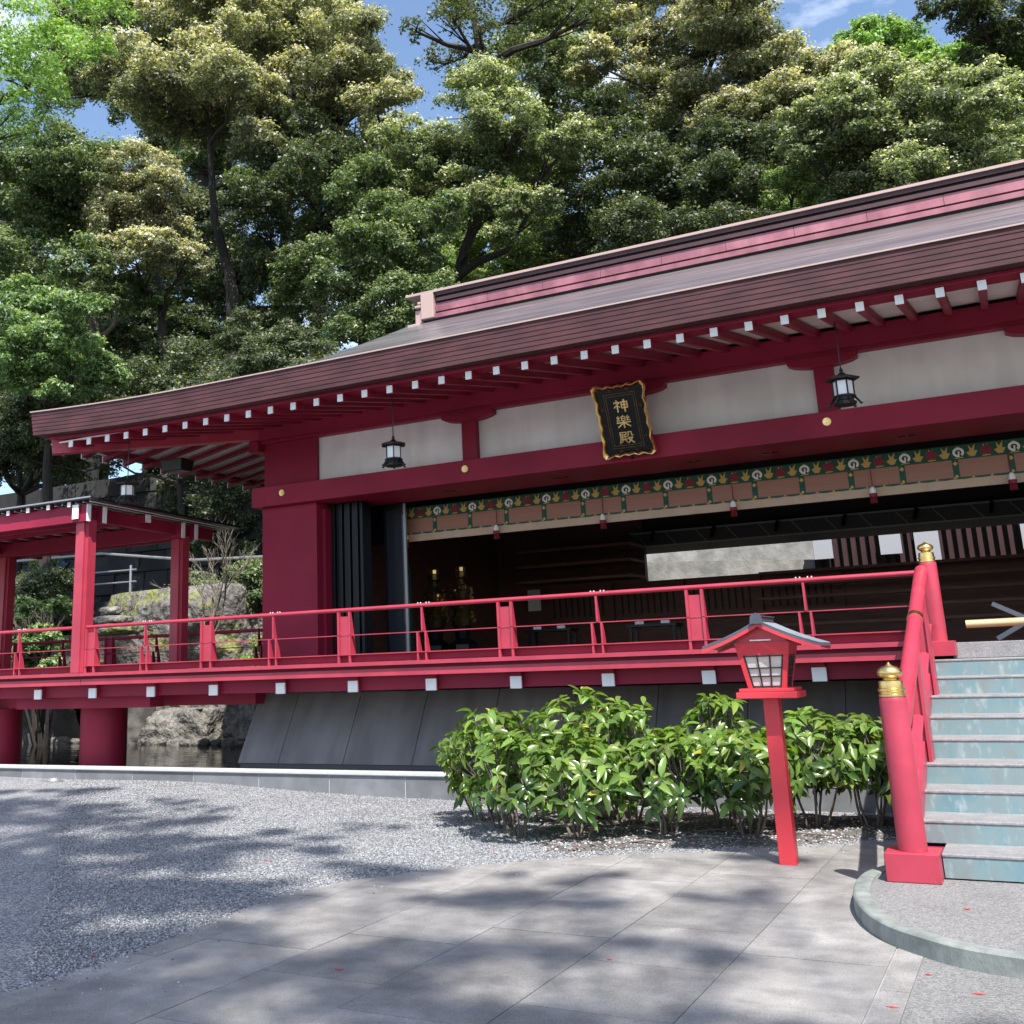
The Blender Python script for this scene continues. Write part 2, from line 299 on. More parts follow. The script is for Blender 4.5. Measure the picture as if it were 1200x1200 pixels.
def add(name, mb, mt, parent=None, smooth=False, bevel=0, kind=None, label=None, origin=None):
    org = Vector(origin) if origin is not None else (ORG[parent.name] if parent is not None else Vector((0, 0, 0)))
    if origin is None and len(mb.v) and parent is not None:
        a = np.array(mb.v); org = Vector(((a[:, 0].min()+a[:, 0].max())/2, (a[:, 1].min()+a[:, 1].max())/2, a[:, 2].min()))
    me = mb.mesh(name, mt, org, smooth); o = bpy.data.objects.new(name, me); COL.objects.link(o)
    if parent is not None: o.parent = parent; o.location = org-ORG[parent.name]
    else: o.location = org
    ORG[o.name] = org.copy()
    if bevel:
        bv = o.modifiers.new('bevel', 'BEVEL'); bv.width = bevel; bv.segments = 2; bv.limit_method = 'ANGLE'; bv.angle_limit = R(40)
    if kind: o['kind'] = kind
    if label: o['label'] = label
    return o
def single(name, mb, mt, label, cat, smooth=False, bevel=0, group=None, kind=None):
    a = np.array(mb.v); org = ((a[:, 0].min()+a[:, 0].max())/2, (a[:, 1].min()+a[:, 1].max())/2, a[:, 2].min())
    o = add(name, mb, mt, None, smooth, bevel, kind, None, org); return tag(o, label, cat, group)
def inst(src, parent, loc, name=None):               # another part sharing the mesh of src, at world position loc (of its own origin)
    o = src.copy(); COL.objects.link(o); o.parent = parent; o.location = Vector(loc)-(ORG[parent.name] if parent else Vector((0, 0, 0))); ORG[o.name] = Vector(loc); return o
def np_mesh(name, V, F, mt, cols=None):               # V (n,3), F (m,k)
    me = bpy.data.meshes.new(name); k = F.shape[1]
    me.vertices.add(len(V)); me.vertices.foreach_set('co', V.astype(np.float32).ravel())
    me.loops.add(F.size); me.loops.foreach_set('vertex_index', F.astype(np.int32).ravel())
    me.polygons.add(len(F)); me.polygons.foreach_set('loop_start', np.arange(0, F.size, k, dtype=np.int32)); me.polygons.foreach_set('loop_total', np.full(len(F), k, dtype=np.int32))
    if cols is not None:
        at = me.color_attributes.new('leafcol', 'FLOAT_COLOR', 'POINT'); c4 = np.ones((len(V), 4), np.float32); c4[:, :3] = cols; at.data.foreach_set('color', c4.ravel())
    me.update(); me.validate(); me.materials.append(MT[mt]); return me
def link_np(name, me, parent=None, kind=None, loc=(0, 0, 0)):
    o = bpy.data.objects.new(name, me); COL.objects.link(o); o.location = loc
    if parent is not None: o.parent = parent
    if kind: o['kind'] = kind
    return o
# ================================================================ SETTING
def sstep(a, b, x): t = np.clip((x-a)/(b-a), 0, 1); return t*t*(3-2*t)
def terrain_h(X, Y):
    X = np.asarray(X, float); Y = np.asarray(Y, float)
    z = -.06+0*X
    z = z-.45*sstep(12.2, 12.6, Y)*(1-sstep(17.6, 18.6, Y+.1*(X+16)))        # pond basin
    bank = sstep(17.8, 22, Y+.1*(X+16))
    z = z+1.9*bank*sstep(-8, -12, X)+.9*bank*sstep(-12, -8, X)
    left = sstep(-12, -16, X)
    z = z+left*(5.6*sstep(25.3, 25.9, Y)+3.0*sstep(27, 60, Y))
    z = z+(1-left)*(1.6*sstep(24, 25, Y)+4*sstep(29, 34, Y)+8*sstep(34, 62, Y))
    z = z+.25*np.sin(X*.7+Y*.4)*sstep(24, 34, Y)
    z = z+np.clip(Y-70, 0, 400)*.02
    return z
def grid(xs, ys, fn, name, mt, kind='structure'):
    X, Y = np.meshgrid(xs, ys); Z = fn(X, Y); V = np.stack([X, Y, Z], -1).reshape(-1, 3); nx, ny = len(xs), len(ys)
    i, j = np.meshgrid(np.arange(nx-1), np.arange(ny-1)); a = (j*nx+i).ravel(); F = np.stack([a, a+1, a+nx+1, a+nx], 1)
    me = np_mesh(name, V, F, mt); me.polygons.foreach_set('use_smooth', [True]*len(me.polygons)); return link_np(name, me, kind=kind)
xs = np.concatenate([np.linspace(-400, -60, 18), np.linspace(-55, 30, 120), np.linspace(35, 400, 18)])
ys = np.concatenate([np.linspace(-300, -10, 14), np.linspace(-5, 11.5, 12), np.linspace(12, 36, 90), np.linspace(37, 75, 24), np.linspace(85, 500, 16)])
grid(xs, ys, terrain_h, 'ground', 'earth')
def gravel_h(X, Y): return .135*sstep(-7, -10.8, X)*sstep(7.5, 11.5, Y)+.012*np.sin(X*1.3+Y*.7)*np.cos(Y*1.1-X*.4)
grid(np.linspace(-45, 4, 150), np.linspace(-12, 12.14, 80), gravel_h, 'gravel_court', 'gravel')
# loose stones of the gravel, real grains near the camera
def pebbles(n, name, mt, fn, size):
    P = []; tot = 0
    while tot < n:
        Y = 3.6+8.5*RNG.random(n)**1.25; X = -Y*1.02-.4+RNG.random(n)*(Y*1.15)
        e = edge_x(Y); k = (X < e-.02) & (X > -14.3); P.append(np.stack([X[k], Y[k]], 1)); tot += k.sum()
    P = np.concatenate(P)[:n]; z = fn(P[:, 0], P[:, 1]); s = size*(.55+.9*RNG.random(n))
    base = np.array([(1, 0, 0), (0, 1, 0), (-1, 0, 0), (0, -1, 0), (0, 0, .62), (0, 0, -.62)], float)
    ang = RNG.random(n)*6.28; ca, sa = np.cos(ang), np.sin(ang); B = np.repeat(base[None], n, 0)*(1+.5*(RNG.random((n, 6, 3))-.5))
    x = B[..., 0]*ca[:, None]-B[..., 1]*.7*sa[:, None]; y = B[..., 0]*sa[:, None]+B[..., 1]*.7*ca[:, None]; tl = (RNG.random(n)-.5)[:, None]
    V = np.stack([x*s[:, None]+P[:, :1], y*s[:, None]+P[:, 1:], (B[..., 2]+x*tl)*s[:, None]+z[:, None]+.004], -1).reshape(-1, 3)
    f = np.array([(0, 1, 4), (1, 2, 4), (2, 3, 4), (3, 0, 4), (1, 0, 5), (2, 1, 5), (3, 2, 5), (0, 3, 5)])[:, :]
    F = (f[None]+6*np.arange(n)[:, None, None]).reshape(-1, 3)
    return link_np(name, np_mesh(name, V, F, mt), kind='stuff')
EDGE = [(-4.60, 2.0), (-4.78, 3.4), (-4.82, 4.168), (-4.79, 4.473), (-4.765, 4.784), (-4.774, 5.233), (-4.82, 5.662), (-4.90, 6.2), (-4.93, 6.75), (-4.76, 7.36), (-4.404, 7.894), (-4.019, 8.329), (-3.65, 8.68), (-3.25, 8.99), (-2.85, 9.24), (-2.456, 9.444), (-2.031, 9.75), (-1.65, 10.02), (-1.315, 10.25), (-.95, 10.4)]
def edge_x(Y): return np.interp(Y, [p[1] for p in EDGE], [p[0] for p in EDGE])
def edge_y(X): return np.interp(X, [p[0] for p in EDGE[9:]], [p[1] for p in EDGE[9:]])
o = pebbles(62000, 'gravel_stones', 'pebble', gravel_h, .0085); tag(o, 'loose pale and dark grey gravel stones covering the court', 'gravel')
# planting bed under the shrubs
def bed_h(X, Y):
    d = np.minimum(np.minimum(Y-edge_y(X)-.05, 12.05-Y), np.minimum((X+4.15+(Y-9)*.5)*.9+.06*np.sin(Y*9), -.2-X))
    return -.075+.115*sstep(-.12, .5, d)+.012*np.sin(X*9)*np.sin(Y*8)
grid(np.linspace(-6.2, -.95, 90), np.linspace(8.5, 12.1, 60), bed_h, 'planting_bed', 'soil')

# paving: a bed of joint mortar with every slab on it, running bond, cut along the curve of the gravel
from mathutils.geometry import tessellate_polygon
def clip_poly(poly, inside, cut):
    out = []
    for i in range(len(poly)):
        a, b = poly[i], poly[(i+1) % len(poly)]; ia, ib = inside(a), inside(b)
        if ia: out.append(a)
        if ia != ib:
            lo, hi = (a, b)
            for _ in range(18):
                mid = ((lo[0]+hi[0])/2, (lo[1]+hi[1])/2)
                if inside(mid) == ia: lo = mid
                else: hi = mid
            out.append(lo)
    return out
paving = thing('paved_path', 'grey stone slab paving curving between the gravel and the stairs', 'paving', (-2.5, 6, 0)); paving['kind'] = 'structure'; del paving['category']
allp = EDGE+[(-.95, 10.9), (-.3, 10.9), (-.3, 8.6), (4.5, 8.6), (4.5, -2), (-4.6, -2)]
mbp = MB(); mbp.prism(allp, 'z', -.05, .012); add('paving_bed', mbp, 'pavejoint', paving)
def in_edge(p):
    if p[1] <= 7.3: return p[0] > edge_x(p[1])+.004
    return p[1] < edge_y(p[0])-.004 and p[0] > -4.93
XC = [-6.075, -5.33, -4.585, -3.84, -3.095, -2.345, -1.60, -.87]
for c in range(len(XC)-1):
    off = 5.49 if c % 2 == 0 else 5.05
    if c == 6: off = 5.43
    if c == 5: off = 5.02
    for k in range(-9, 8):
        y0 = off+k*.85; y1 = y0+.85; x0, x1 = XC[c], XC[c+1]; g = .0035
        if y0 > 10.8 or y1 < -1.9: continue
        poly = [(x0+g, y0+g), (x1-g, y0+g), (x1-g, y1-g), (x0+g, y1-g)]
        d = 6; poly = [(a[0]+(b[0]-a[0])*t/d, a[1]+(b[1]-a[1])*t/d) for a, b in zip(poly, poly[1:]+poly[:1]) for t in range(d)]
        poly = clip_poly(poly, in_edge, None)
        if len(poly) < 3: continue
        dz = random.uniform(-.0015, .0015)
        add('paving_slab', MB().prism(poly, 'z', .0, .018+dz), 'pave', paving)
# narrow border strip, then exposed aggregate to the right of it
for k in range(-3, 5):
    y0 = 5.86+k*.9
    if y0+.9 <= 8.6 or True: add('border_slab', MB().prism([(-.863, y0+.004), (-.73, y0+.004), (-.73, y0+.896), (-.863, y0+.896)], 'z', 0, .0185), 'pave', paving)
single('aggregate_apron', MB().prism([(-.727, -2), (4.5, -2), (4.5, 8.6), (-.727, 8.6)], 'z', 0, .0175), 'aggregate', 'pale exposed aggregate ground right of the slab border', 'pavement', kind='structure')

# raised landing with a rounded kerb at the foot of the stairs
OUT = [(-1.02, 8.75), (-1.13, 8.55), (-1.213, 8.29), (-1.235, 8.05), (-1.226, 7.80), (-1.184, 7.47), (-1.07, 7.06), (-.91, 6.74), (-.72, 6.53), (-.52, 6.37), (-.255, 6.275), (.1, 6.20), (.6, 6.16), (1.3, 6.16), (1.9, 6.22), (2.5, 6.45), (2.9, 6.9), (3.05, 7.5), (3.05, 8.75)]
def smooth_line(P, n):
    P = [Vector((*p, 0)) for p in P]; o_ = []
    for i in range(len(P)-1):
        p0, p1, p2, p3 = P[max(i-1, 0)], P[i], P[i+1], P[min(i+2, len(P)-1)]
        for t in range(n):
            u = t/n; q = .5*((2*p1)+(-p0+p2)*u+(2*p0-5*p1+4*p2-p3)*u*u+(-p0+3*p1-3*p2+p3)*u**3); o_.append((q.x, q.y))
    return o_+[(P[-1].x, P[-1].y)]
OL = smooth_line(OUT, 4)
def inset(L_, d):
    r = []
    for i in range(len(L_)):
        a = Vector(L_[max(i-1, 0)]); b = Vector(L_[min(i+1, len(L_)-1)]); t = (b-a).normalized(); r.append((L_[i][0]-t.y*d, L_[i][1]+t.x*d))
    return r
landing = thing('stair_landing', 'low rounded landing with a pale granite kerb at the foot of the stairs', 'landing', (.9, 7.5, 0))
IL = inset(OL, .105); ILb = inset(OL, .005)
kb = MB(); n = len(OL)
prof = [(0, .0), (0, .108), (.008, .118), (.02, .121), (.085, .121), (.1, .116), (.105, .10)]
rows = [inset(OL, d) for d, z in prof]
for (d, z), row in zip(prof, rows): kb.v += [(p[0], p[1], z) for p in row]
for k in range(len(prof)-1):
    for i in range(n-1): kb.f.append((k*n+i, k*n+i+1, (k+1)*n+i+1, (k+1)*n+i))
kb.f.append(tuple(k*n for k in range(len(prof)))); kb.f.append(tuple(k*n+n-1 for k in range(len(prof)))[::-1])
ob = add('kerb', kb, 'kerb', landing, smooth=True)
add('landing_floor', MB().prism(inset(OL, .1)+[(2.9, 8.9), (-.9, 8.9)], 'z', .02, .110), 'aggregate', landing)

# granite curb along the pond, stone by stone
curb = thing('pond_curb', 'low grey granite curb running along the foot of the veranda', 'curb', (-6, 12.2, 0)); 
jx = [-13.772+1.1265*k for k in range(-14, 14)]
for a, b in zip(jx, jx[1:]):
    add('curb_stone', MB().box(a+.007, b-.007, 12.1, 12.33, -.05, .256), 'curb', curb)
    if a < -2.6 or True: add('curb_cap', MB().box(a+.004, b-.004, 12.075, 12.35, .272, .298), 'curbtop', curb)
add('mortar_core', MB().box(jx[0], jx[-1], 12.108, 12.322, -.05, .275), 'mortar', curb)

# water
single('pond_water', MB().prism([(-45, 12.34), (-8, 12.34), (-8, 20), (-45, 20)], 'z', .14, .17), 'water', 'dark still pond water under the veranda', 'water', kind='structure')
single('battered_wall_base', MB().box(-9.98, 7.4, 12.62, 13.3, -.1, .345), 'slate_dk', 'dark plinth strip below the sloping grey wall', 'wall')

bw = thing('battered_wall', 'sloping wall of smooth grey panels under the veranda', 'wall', (-3, 12.8, .3))
px = [-10.02, -9.32, -8.26, -7.2, -6.14, -5.08, -4.02, -2.96, -1.9, -.84, .22, 1.28, 2.34, 3.4, 4.46, 5.52, 6.58, 7.4]
for a, b in zip(px, px[1:]):
    g = .005; add('wall_panel', MB().hexa([(a+g, 12.6, .345), (b-g, 12.6, .345), (b-g, 12.9, .345), (a+g, 12.9, .345), (a+g, 13.12, 1.26), (b-g, 13.12, 1.26), (b-g, 13.4, 1.26), (a+g, 13.4, 1.26)]), 'slate', bw)
add('backing', MB().hexa([(-10.0, 12.612, .34), (7.39, 12.612, .34), (7.39, 12.95, .34), (-10.0, 12.95, .34), (-10.0, 13.132, 1.25), (7.39, 13.132, 1.25), (7.39, 13.45, 1.25), (-10.0, 13.45, 1.25)]), 'slate_dk', bw)

# ================================================================ STAIRS
st = thing('staircase', 'broad stairs with blue green patinated risers at the right edge', 'stairs', (.9, 10, .12))
XL, XR = -.87, 2.75
for k in range(1, 10):
    y = 8.16+.415*(k-1); z = .12+.15*k; xl = XL if k > 1 else -.72
    s_ = add('tread', MB().box(xl, XR, y, y+.47, z-.022, z), 'tread', st, bevel=.006)
    add('riser', MB().hexa([(xl+.004, y+.018, z-.15), (XR-.004, y+.018, z-.15), (XR-.004, y+.06, z-.15), (xl+.004, y+.06, z-.15), (xl+.004, y+.006, z-.023), (XR-.004, y+.006, z-.023), (XR-.004, y+.05, z-.023), (xl+.004, y+.05, z-.023)]), 'riser', st)
add('landing_edge', MB().box(-.70, XR, 11.88, 12.3, 1.472, 1.622), 'tread', st, bevel=.005)
# red stepped string on the left of the stairs
sm = MB()
for k in range(1, 10):
    y = 8.16+.415*(k-1); z = .12+.15*k; sm.box(-1.0, XL-.003, y+.02, (y+.434 if k < 9 else 11.9), .05, z+.012)
sm.box(XL-.002, -.7235, 8.2, 8.57, .112, .25)
add('string', sm, 'red_shaded', st)

# ---- stair railing: two newels with gilt tops, round handrail, fins
def newel(name, x, y, z0, h, r, label, boxw, boxh, boxd):
    t = thing(name, label, 'newel post', (x, y, z0))
    add('base_block', MB().box(x-boxw/2, x+boxw/2, y-boxd/2, y+boxd/2, z0, z0+boxh), 'red', t, bevel=.004)
    add('shaft', MB().lathe([(r, boxh+.001), (r*1.0, boxh+.3), (r*.985, h-.03), (r*.95, h-.008), (r*.9, h)], x, y, z0, 32), 'red', t, smooth=True)
    q = r/.091
    add('finial', scale_lathe([(.088, 0), (.088, .012), (.080, .016), (.080, .03), (.088, .036), (.088, .05), (.079, .055), (.079, .085), (.076, .10), (.050, .106), (.044, .118), (.062, .126), (.078, .140), (.082, .158), (.074, .178), (.050, .194), (.022, .204), (.010, .216), (.001, .226)], x, y, z0+h, q), 'gold', t, smooth=True)
    return t
def scale_lathe(p, x, y, z, q): return MB().lathe([(a*q, b*q) for a, b in p], x, y, z, 28)
newel('newel_post', -.885, 8.13, .112, 1.15, .091, 'near red newel post with gilt onion finial at the foot of the stairs', .325, .175, .30)
newel('newel_post', -.80, 11.72, 1.50, .90, .082, 'far red newel post with gilt finial at the top of the stairs', .29, .14, .30)
hr = thing('stair_handrail', 'thick round red handrail sloping down beside the stairs', 'handrail', (-.86, 9.9, .9))
add('rail', MB().tube([(-.862, 11.66, 2.31), (-.862, 8.75, 1.255), (-.866, 8.22, 1.065)], .062, 20), 'red', hr, smooth=True)
add('rail_band', MB().tube([(-.862, 10.36, 1.838), (-.862, 10.28, 1.809)], .066, 20), 'gold', hr, smooth=True)
def hz(y): return 1.065+(y-8.22)*.3625
for y0 in (10.95, 9.62):
    f = MB(); zb = .12+.15*((y0-8.16)/.415)
    for dx in (-.045, .045):
        x = -.865+dx
        f.prism([(y0-.14, zb-.1), (y0+.16, zb), (y0+.05, hz(y0+.05)-.05), (y0-.12, hz(y0-.12)-.05)], 'x', x-.012, x+.012)
    f.hexa([(-.91+.003, y0-.10, zb-.1), (-.82-.003, y0-.10, zb-.1), (-.82-.003, y0-.08, zb-.1), (-.91+.003, y0-.08, zb-.1), (-.91+.003, y0-.10, hz(y0-.1)-.12), (-.82-.003, y0-.10, hz(y0-.1)-.12), (-.82-.003, y0-.08, hz(y0-.1)-.12), (-.91+.003, y0-.08, hz(y0-.1)-.12)])
    add('fin_post', f, 'red', hr)
add('lower_rail', MB().hexa([(-.90, 8.25, .60), (-.83, 8.25, .60), (-.83, 11.6, 1.78), (-.90, 11.6, 1.78), (-.90, 8.25, .625), (-.83, 8.25, .625), (-.83, 11.6, 1.805), (-.90, 11.6, 1.805)]), 'red', hr)
add('skirt', MB().hexa([(-.885, 8.3, .27), (-.845, 8.3, .27), (-.845, 11.6, 1.47), (-.885, 11.6, 1.47), (-.885, 8.3, .43), (-.845, 8.3, .43), (-.845, 11.6, 1.63), (-.885, 11.6, 1.63)]), 'red', hr)
# ================================================================ VERANDA (raised deck)
ve = thing('veranda', 'raised red veranda deck with white tipped joists running along the whole front', 'deck', (-6, 12, 1.6))
VX0, VX1 = -24.0, -1.005
for a, b in ((VX0, -12.405), (-12.395, VX1)):
    add('edge_nosing', MB().box(a, b, 11.86, 12.02, 1.604, 1.652), 'red', ve)
    add('fascia', MB().box(a, b, 11.90, 11.96, 1.476, 1.560), 'red', ve)
add('shadow_gap', MB().box(VX0, VX1, 11.97, 12.1, 1.48, 1.603), 'red_shaded', ve)
add('girder', MB().box(VX0, VX1, 12.10, 12.26, 1.30, 1.475), 'red_shaded', ve)
add('deck_boards', MB().box(VX0, -10.65, 12.03, 14.75, 1.56, 1.648), 'dkwood', ve); add('deck_boards', MB().box(-10.649, VX1, 12.03, 15.9, 1.56, 1.648), 'dkwood', ve); add('deck_boards', MB().box(-1.0, 9, 12.31, 15.9, 1.5, 1.62), 'dkwood', ve)
add('rear_edge', MB().box(VX0, -9.95, 14.751, 14.80, 1.40, 1.65), 'red_shaded', ve)
js = None
for k in range(-1, 12):
    X = -1.981-1.1437*k
    if X > -1.1: continue
    if js is None:
        js = add('joist', MB().box(X-.06, X+.06, 12.035, 13.6, 1.290, 1.4745), 'red_shaded', ve); jc = add('white_end', MB().box(X-.072, X+.072, 12.01, 12.034, 1.284, 1.424), 'white', js); jx0 = X
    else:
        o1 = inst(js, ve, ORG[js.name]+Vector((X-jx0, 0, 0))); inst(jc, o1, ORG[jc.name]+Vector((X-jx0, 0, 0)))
add('cross_girder', MB().box(-14.2, -11.4, 12.30, 12.6, 1.13, 1.298), 'red_shaded', ve)
for x in (-12.98, -15.35, -17.7): add('round_column', MB().lathe([(.36, -.5), (.36, 1.129)], x, 12.98, 0, 32), 'red_shaded', ve, smooth=True)
add('column_girder', MB().box(-24, -9.9, 12.85, 13.1, 1.13, 1.299), 'red_shaded', ve)

# ---- front railing
ra = thing('veranda_railing', 'red railing with round top rail and finned posts along the front of the veranda', 'railing', (-6, 11.95, 1.65))
RY = 11.95
for a, b in ((-24.0, -12.62), (-12.36, -.88)):
    add('top_rail', MB().tube([(a, RY, 2.318), (b, RY, 2.318)], .0265, 12), 'red', ra, smooth=True)
    add('middle_rail', MB().box(a, b, RY-.025, RY+.025, 1.990, 2.000), 'red', ra)
    add('lower_rail', MB().box(a, b, RY-.05, RY+.05, 1.745, 1.757), 'red', ra)
    add('kick_board', MB().box(a, b, RY+.02, RY+.04, 1.657, 1.744), 'red_shaded', ra)
def fin(x, z0, z1, d0, d1, w_=.02):                    # a board across the rail, deep at the foot and narrow at the head
    return [(x-w_/2, RY-.045, z0), (x+w_/2, RY-.045, z0), (x+w_/2, RY-.045+d0, z0), (x-w_/2, RY-.045+d0, z0), (x-w_/2, RY-.045, z1), (x+w_/2, RY-.045, z1), (x+w_/2, RY-.045+d1, z1), (x-w_/2, RY-.045+d1, z1)]
def wide_post(X):
    b = MB()
    for s_ in (-1, 1):
        x = X+s_*.085; b.hexa(fin(x, 2.001, 2.292, .10, .035, .03)); b.hexa(fin(x, 1.758, 1.9895, .13, .10, .03)); b.hexa(fin(x, 1.652, 1.7445, .03, .03, .03))
    b.box(X-.069, X+.069, RY-.02, RY+.01, 1.758, 2.235); return b
def slim_post(X):
    b = MB(); b.hexa(fin(X+.012, 2.001, 2.292, .085, .02, .022))
    for s_ in (-1, 1):
        b.hexa(fin(X+s_*.058, 1.758, 1.9895, .10, .04, .022)); b.hexa(fin(X+s_*.058, 1.652, 1.7445, .03, .03, .022))
    return b
pw = ps_ = None
for i in range(-1, 11):
    X = -2.035-1.1437*i
    if X > -1.6: continue
    if i == 9: X = -12.25
    if i == 10: X = -13.79
    if i % 2 == 0 and i != 10 or i == 10:
        if ps_ is None: ps_ = add('slim_post', slim_post(X), 'red', ra); px0 = X
        else: inst(ps_, ra, ORG[ps_.name]+Vector((X-px0, 0, 0)))
        if i != 10 or True: add('rail_stud', MB().lathe([(.008, 0), (.006, .012)], X-.06, RY, 2.344, 6).lathe([(.008, 0), (.006, .012)], X-.02, RY, 2.344, 6).lathe([(.008, 0), (.006, .012)], X+.06, RY, 2.344, 6).lathe([(.008, 0), (.006, .012)], X+.1, RY, 2.344, 6), 'white', ra)
    else:
        if pw is None: pw = add('wide_post', wide_post(X), 'red', ra); pwx = X
        else: inst(pw, ra, ORG[pw.name]+Vector((X-pwx, 0, 0)))
for X in (-15.0, -16.2, -17.4): inst(pw, ra, ORG[pw.name]+Vector((X-pwx, 0, 0)))
# ---- rear railing, seen between the pavilion posts
rb = thing('rear_railing', 'shaded red railing along the far side of the veranda', 'railing', (-14, 14.7, 1.65)); RYs = RY; RY = 14.7
add('top_rail', MB().tube([(-24, RY, 2.26), (-9.95, RY, 2.26)], .028, 10), 'red_shaded', rb, smooth=True)
add('middle_rail', MB().box(-24, -9.95, RY-.02, RY+.02, 1.985, 2.0), 'red_shaded', rb)
add('lower_rail', MB().box(-24, -9.95, RY-.04, RY+.04, 1.74, 1.757), 'red_shaded', rb)
for X in (-14.62, -12.34, -17.0): add('wide_post', wide_post(X), 'red_shaded', rb)
for X in (-13.5, -11.25, -15.8): add('slim_post', slim_post(X), 'red_shaded', rb)
RY = RYs

# ================================================================ COVERED WALK (pavilion) at the left
pv = thing('covered_walk', 'low red open pavilion roof on square posts at the left end of the veranda', 'pavilion', (-13, 13, 1.65))
def cross_post(x, y, z0, z1):
    h = .13; q = .045; P = [(x-h, y-h+q), (x-h+q, y-h+q), (x-h+q, y-h), (x+h-q, y-h), (x+h-q, y-h+q), (x+h, y-h+q), (x+h, y+h-q), (x+h-q, y+h-q), (x+h-q, y+h), (x-h+q, y+h), (x-h+q, y+h-q), (x-h, y+h-q)]
    return MB().prism(P, 'z', z0, z1)
for (x, y) in ((-12.5, 11.99), (-12.5, 14.13), (-16.75, 14.13), (-16.75, 11.99)): add('post', cross_post(x, y, 1.655, 3.94 if y < 13 else 3.88), 'red', pv, bevel=.004)
def pvz(y): return 4.2125-.031*(y-11.72)
for y, dz in ((11.99, 0), (14.13, -.07)):
    for dy in (-.165, .165):
        bm_ = add('tie_beam', MB().box(-22, -12.30, y+dy-.035, y+dy+.035, 3.90+dz, 4.15+dz), 'red_shaded', pv); add('white_end', MB().box(-12.299, -12.285, y+dy-.04, y+dy+.04, 3.895+dz, 4.155+dz), 'white', bm_)
for x in (-12.5, -16.75):
    bm_ = add('cross_beam', MB().hexa([(x-.06, 11.76, 3.95), (x+.06, 11.76, 3.95), (x+.06, 14.9, 3.87), (x-.06, 14.9, 3.87), (x-.06, 11.76, 4.155), (x+.06, 11.76, 4.155), (x+.06, 14.9, 4.06), (x-.06, 14.9, 4.06)]), 'red_shaded', pv); add('white_end', MB().box(x-.063, x+.063, 11.746, 11.759, 3.94, 4.158), 'white', bm_)
bm_ = add('purlin', MB().box(-22, -12.26, 13.02, 13.12, 4.0, 4.115), 'red_shaded', pv); add('white_end', MB().box(-12.259, -12.245, 13.015, 13.125, 3.995, 4.12), 'white', bm_)
rf_ = None
for k in range(22):
    X = -12.62-.45*k; ya, yb = 11.74, 15.2
    q = MB().hexa([(X-.03, ya, pvz(ya)-.062), (X+.03, ya, pvz(ya)-.062), (X+.03, yb, pvz(yb)-.062), (X-.03, yb, pvz(yb)-.062), (X-.03, ya, pvz(ya)-.006), (X+.03, ya, pvz(ya)-.006), (X+.03, yb, pvz(yb)-.006), (X-.03, yb, pvz(yb)-.006)])
    if rf_ is None: rf_ = add('rafter', q, 'red_shaded', pv); re_ = add('white_end', MB().box(X-.033, X+.033, 11.726, 11.739, 4.135, 4.207), 'white', rf_); rx0 = X
    else: o1 = inst(rf_, pv, ORG[rf_.name]+Vector((X-rx0, 0, 0))); inst(re_, o1, ORG[re_.name]+Vector((X-rx0, 0, 0)))
sl = MB()
for k in range(66):
    x = -12.25-.15*k
    if abs(((x+12.62) % .45)) < .04: continue
    sl.hexa([(x-.014, 11.8, pvz(11.8)-.022), (x+.014, 11.8, pvz(11.8)-.022), (x+.014, 15.1, pvz(15.1)-.022), (x-.014, 15.1, pvz(15.1)-.022), (x-.014, 11.8, pvz(11.8)-.008), (x+.014, 11.8, pvz(11.8)-.008), (x+.014, 15.1, pvz(15.1)-.008), (x-.014, 15.1, pvz(15.1)-.008)])
add('ceiling_slats', sl, 'white', pv, kind='stuff')
rfm = MB(); a, b = 11.70, 15.3
rfm.hexa([(-22.2, a, pvz(a)), (-12.13, a, pvz(a)), (-12.13, b, pvz(b)), (-22.2, b, pvz(b)), (-22.2, a, pvz(a)+.035), (-12.13, a, pvz(a)+.035), (-12.13, b, pvz(b)+.035), (-22.2, b, pvz(b)+.035)])
add('roof_sheet', rfm, 'black', pv)
add('drip_edge', MB().box(-22.2, -12.13, 11.685, 11.699, pvz(a)+.018, pvz(a)+.04), 'steel', pv)

# ================================================================ HALL
ha = thing('shrine_hall', 'long crimson shrine hall with copper roof, white plaster panels and white tipped rafters', 'shrine building', (-4, 17, 1.64))
add('corner_pillar', MB().box(-9.93, -8.94, 13.05, 13.5, 1.61, 3.984), 'red_shaded', ha, bevel=.006)
add('pillar_head', MB().box(-9.93, -8.955, 13.10, 13.5, 4.286, 5.02), 'red_shaded', ha)
add('pillar_trim', MB().box(-8.938, -8.89, 13.2, 13.4, 1.65, 3.9), 'red_shaded', ha)
add('main_beam', MB().box(-10.02, 9.0, 12.90, 13.25, 3.986, 4.282), 'red_shaded', ha, bevel=.006)
add('soffit_board', MB().box(-8.9, 9.0, 13.252, 14.0, 3.99, 4.02), 'red_shaded', ha)
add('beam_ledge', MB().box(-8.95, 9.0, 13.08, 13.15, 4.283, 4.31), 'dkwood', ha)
add('wall_plate', MB().box(-10.1, 9.0, 12.93, 13.2, 5.02, 5.24), 'red_shaded', ha)
add('upper_fascia', MB().box(-10.0, 9.0, 13.02, 13.2, 4.975, 5.018), 'red_shaded', ha)
edges = [-8.955]+[x for c in (-6.395, -3.995, -1.71, .6, 2.9, 5.2) for x in (c-.11, c+.11)]+[8.9]
for i in range(0, len(edges)-1, 2): add('plaster_panel', MB().box(edges[i], edges[i+1], 13.16, 13.20, 4.27, 4.99), 'plaster', ha)
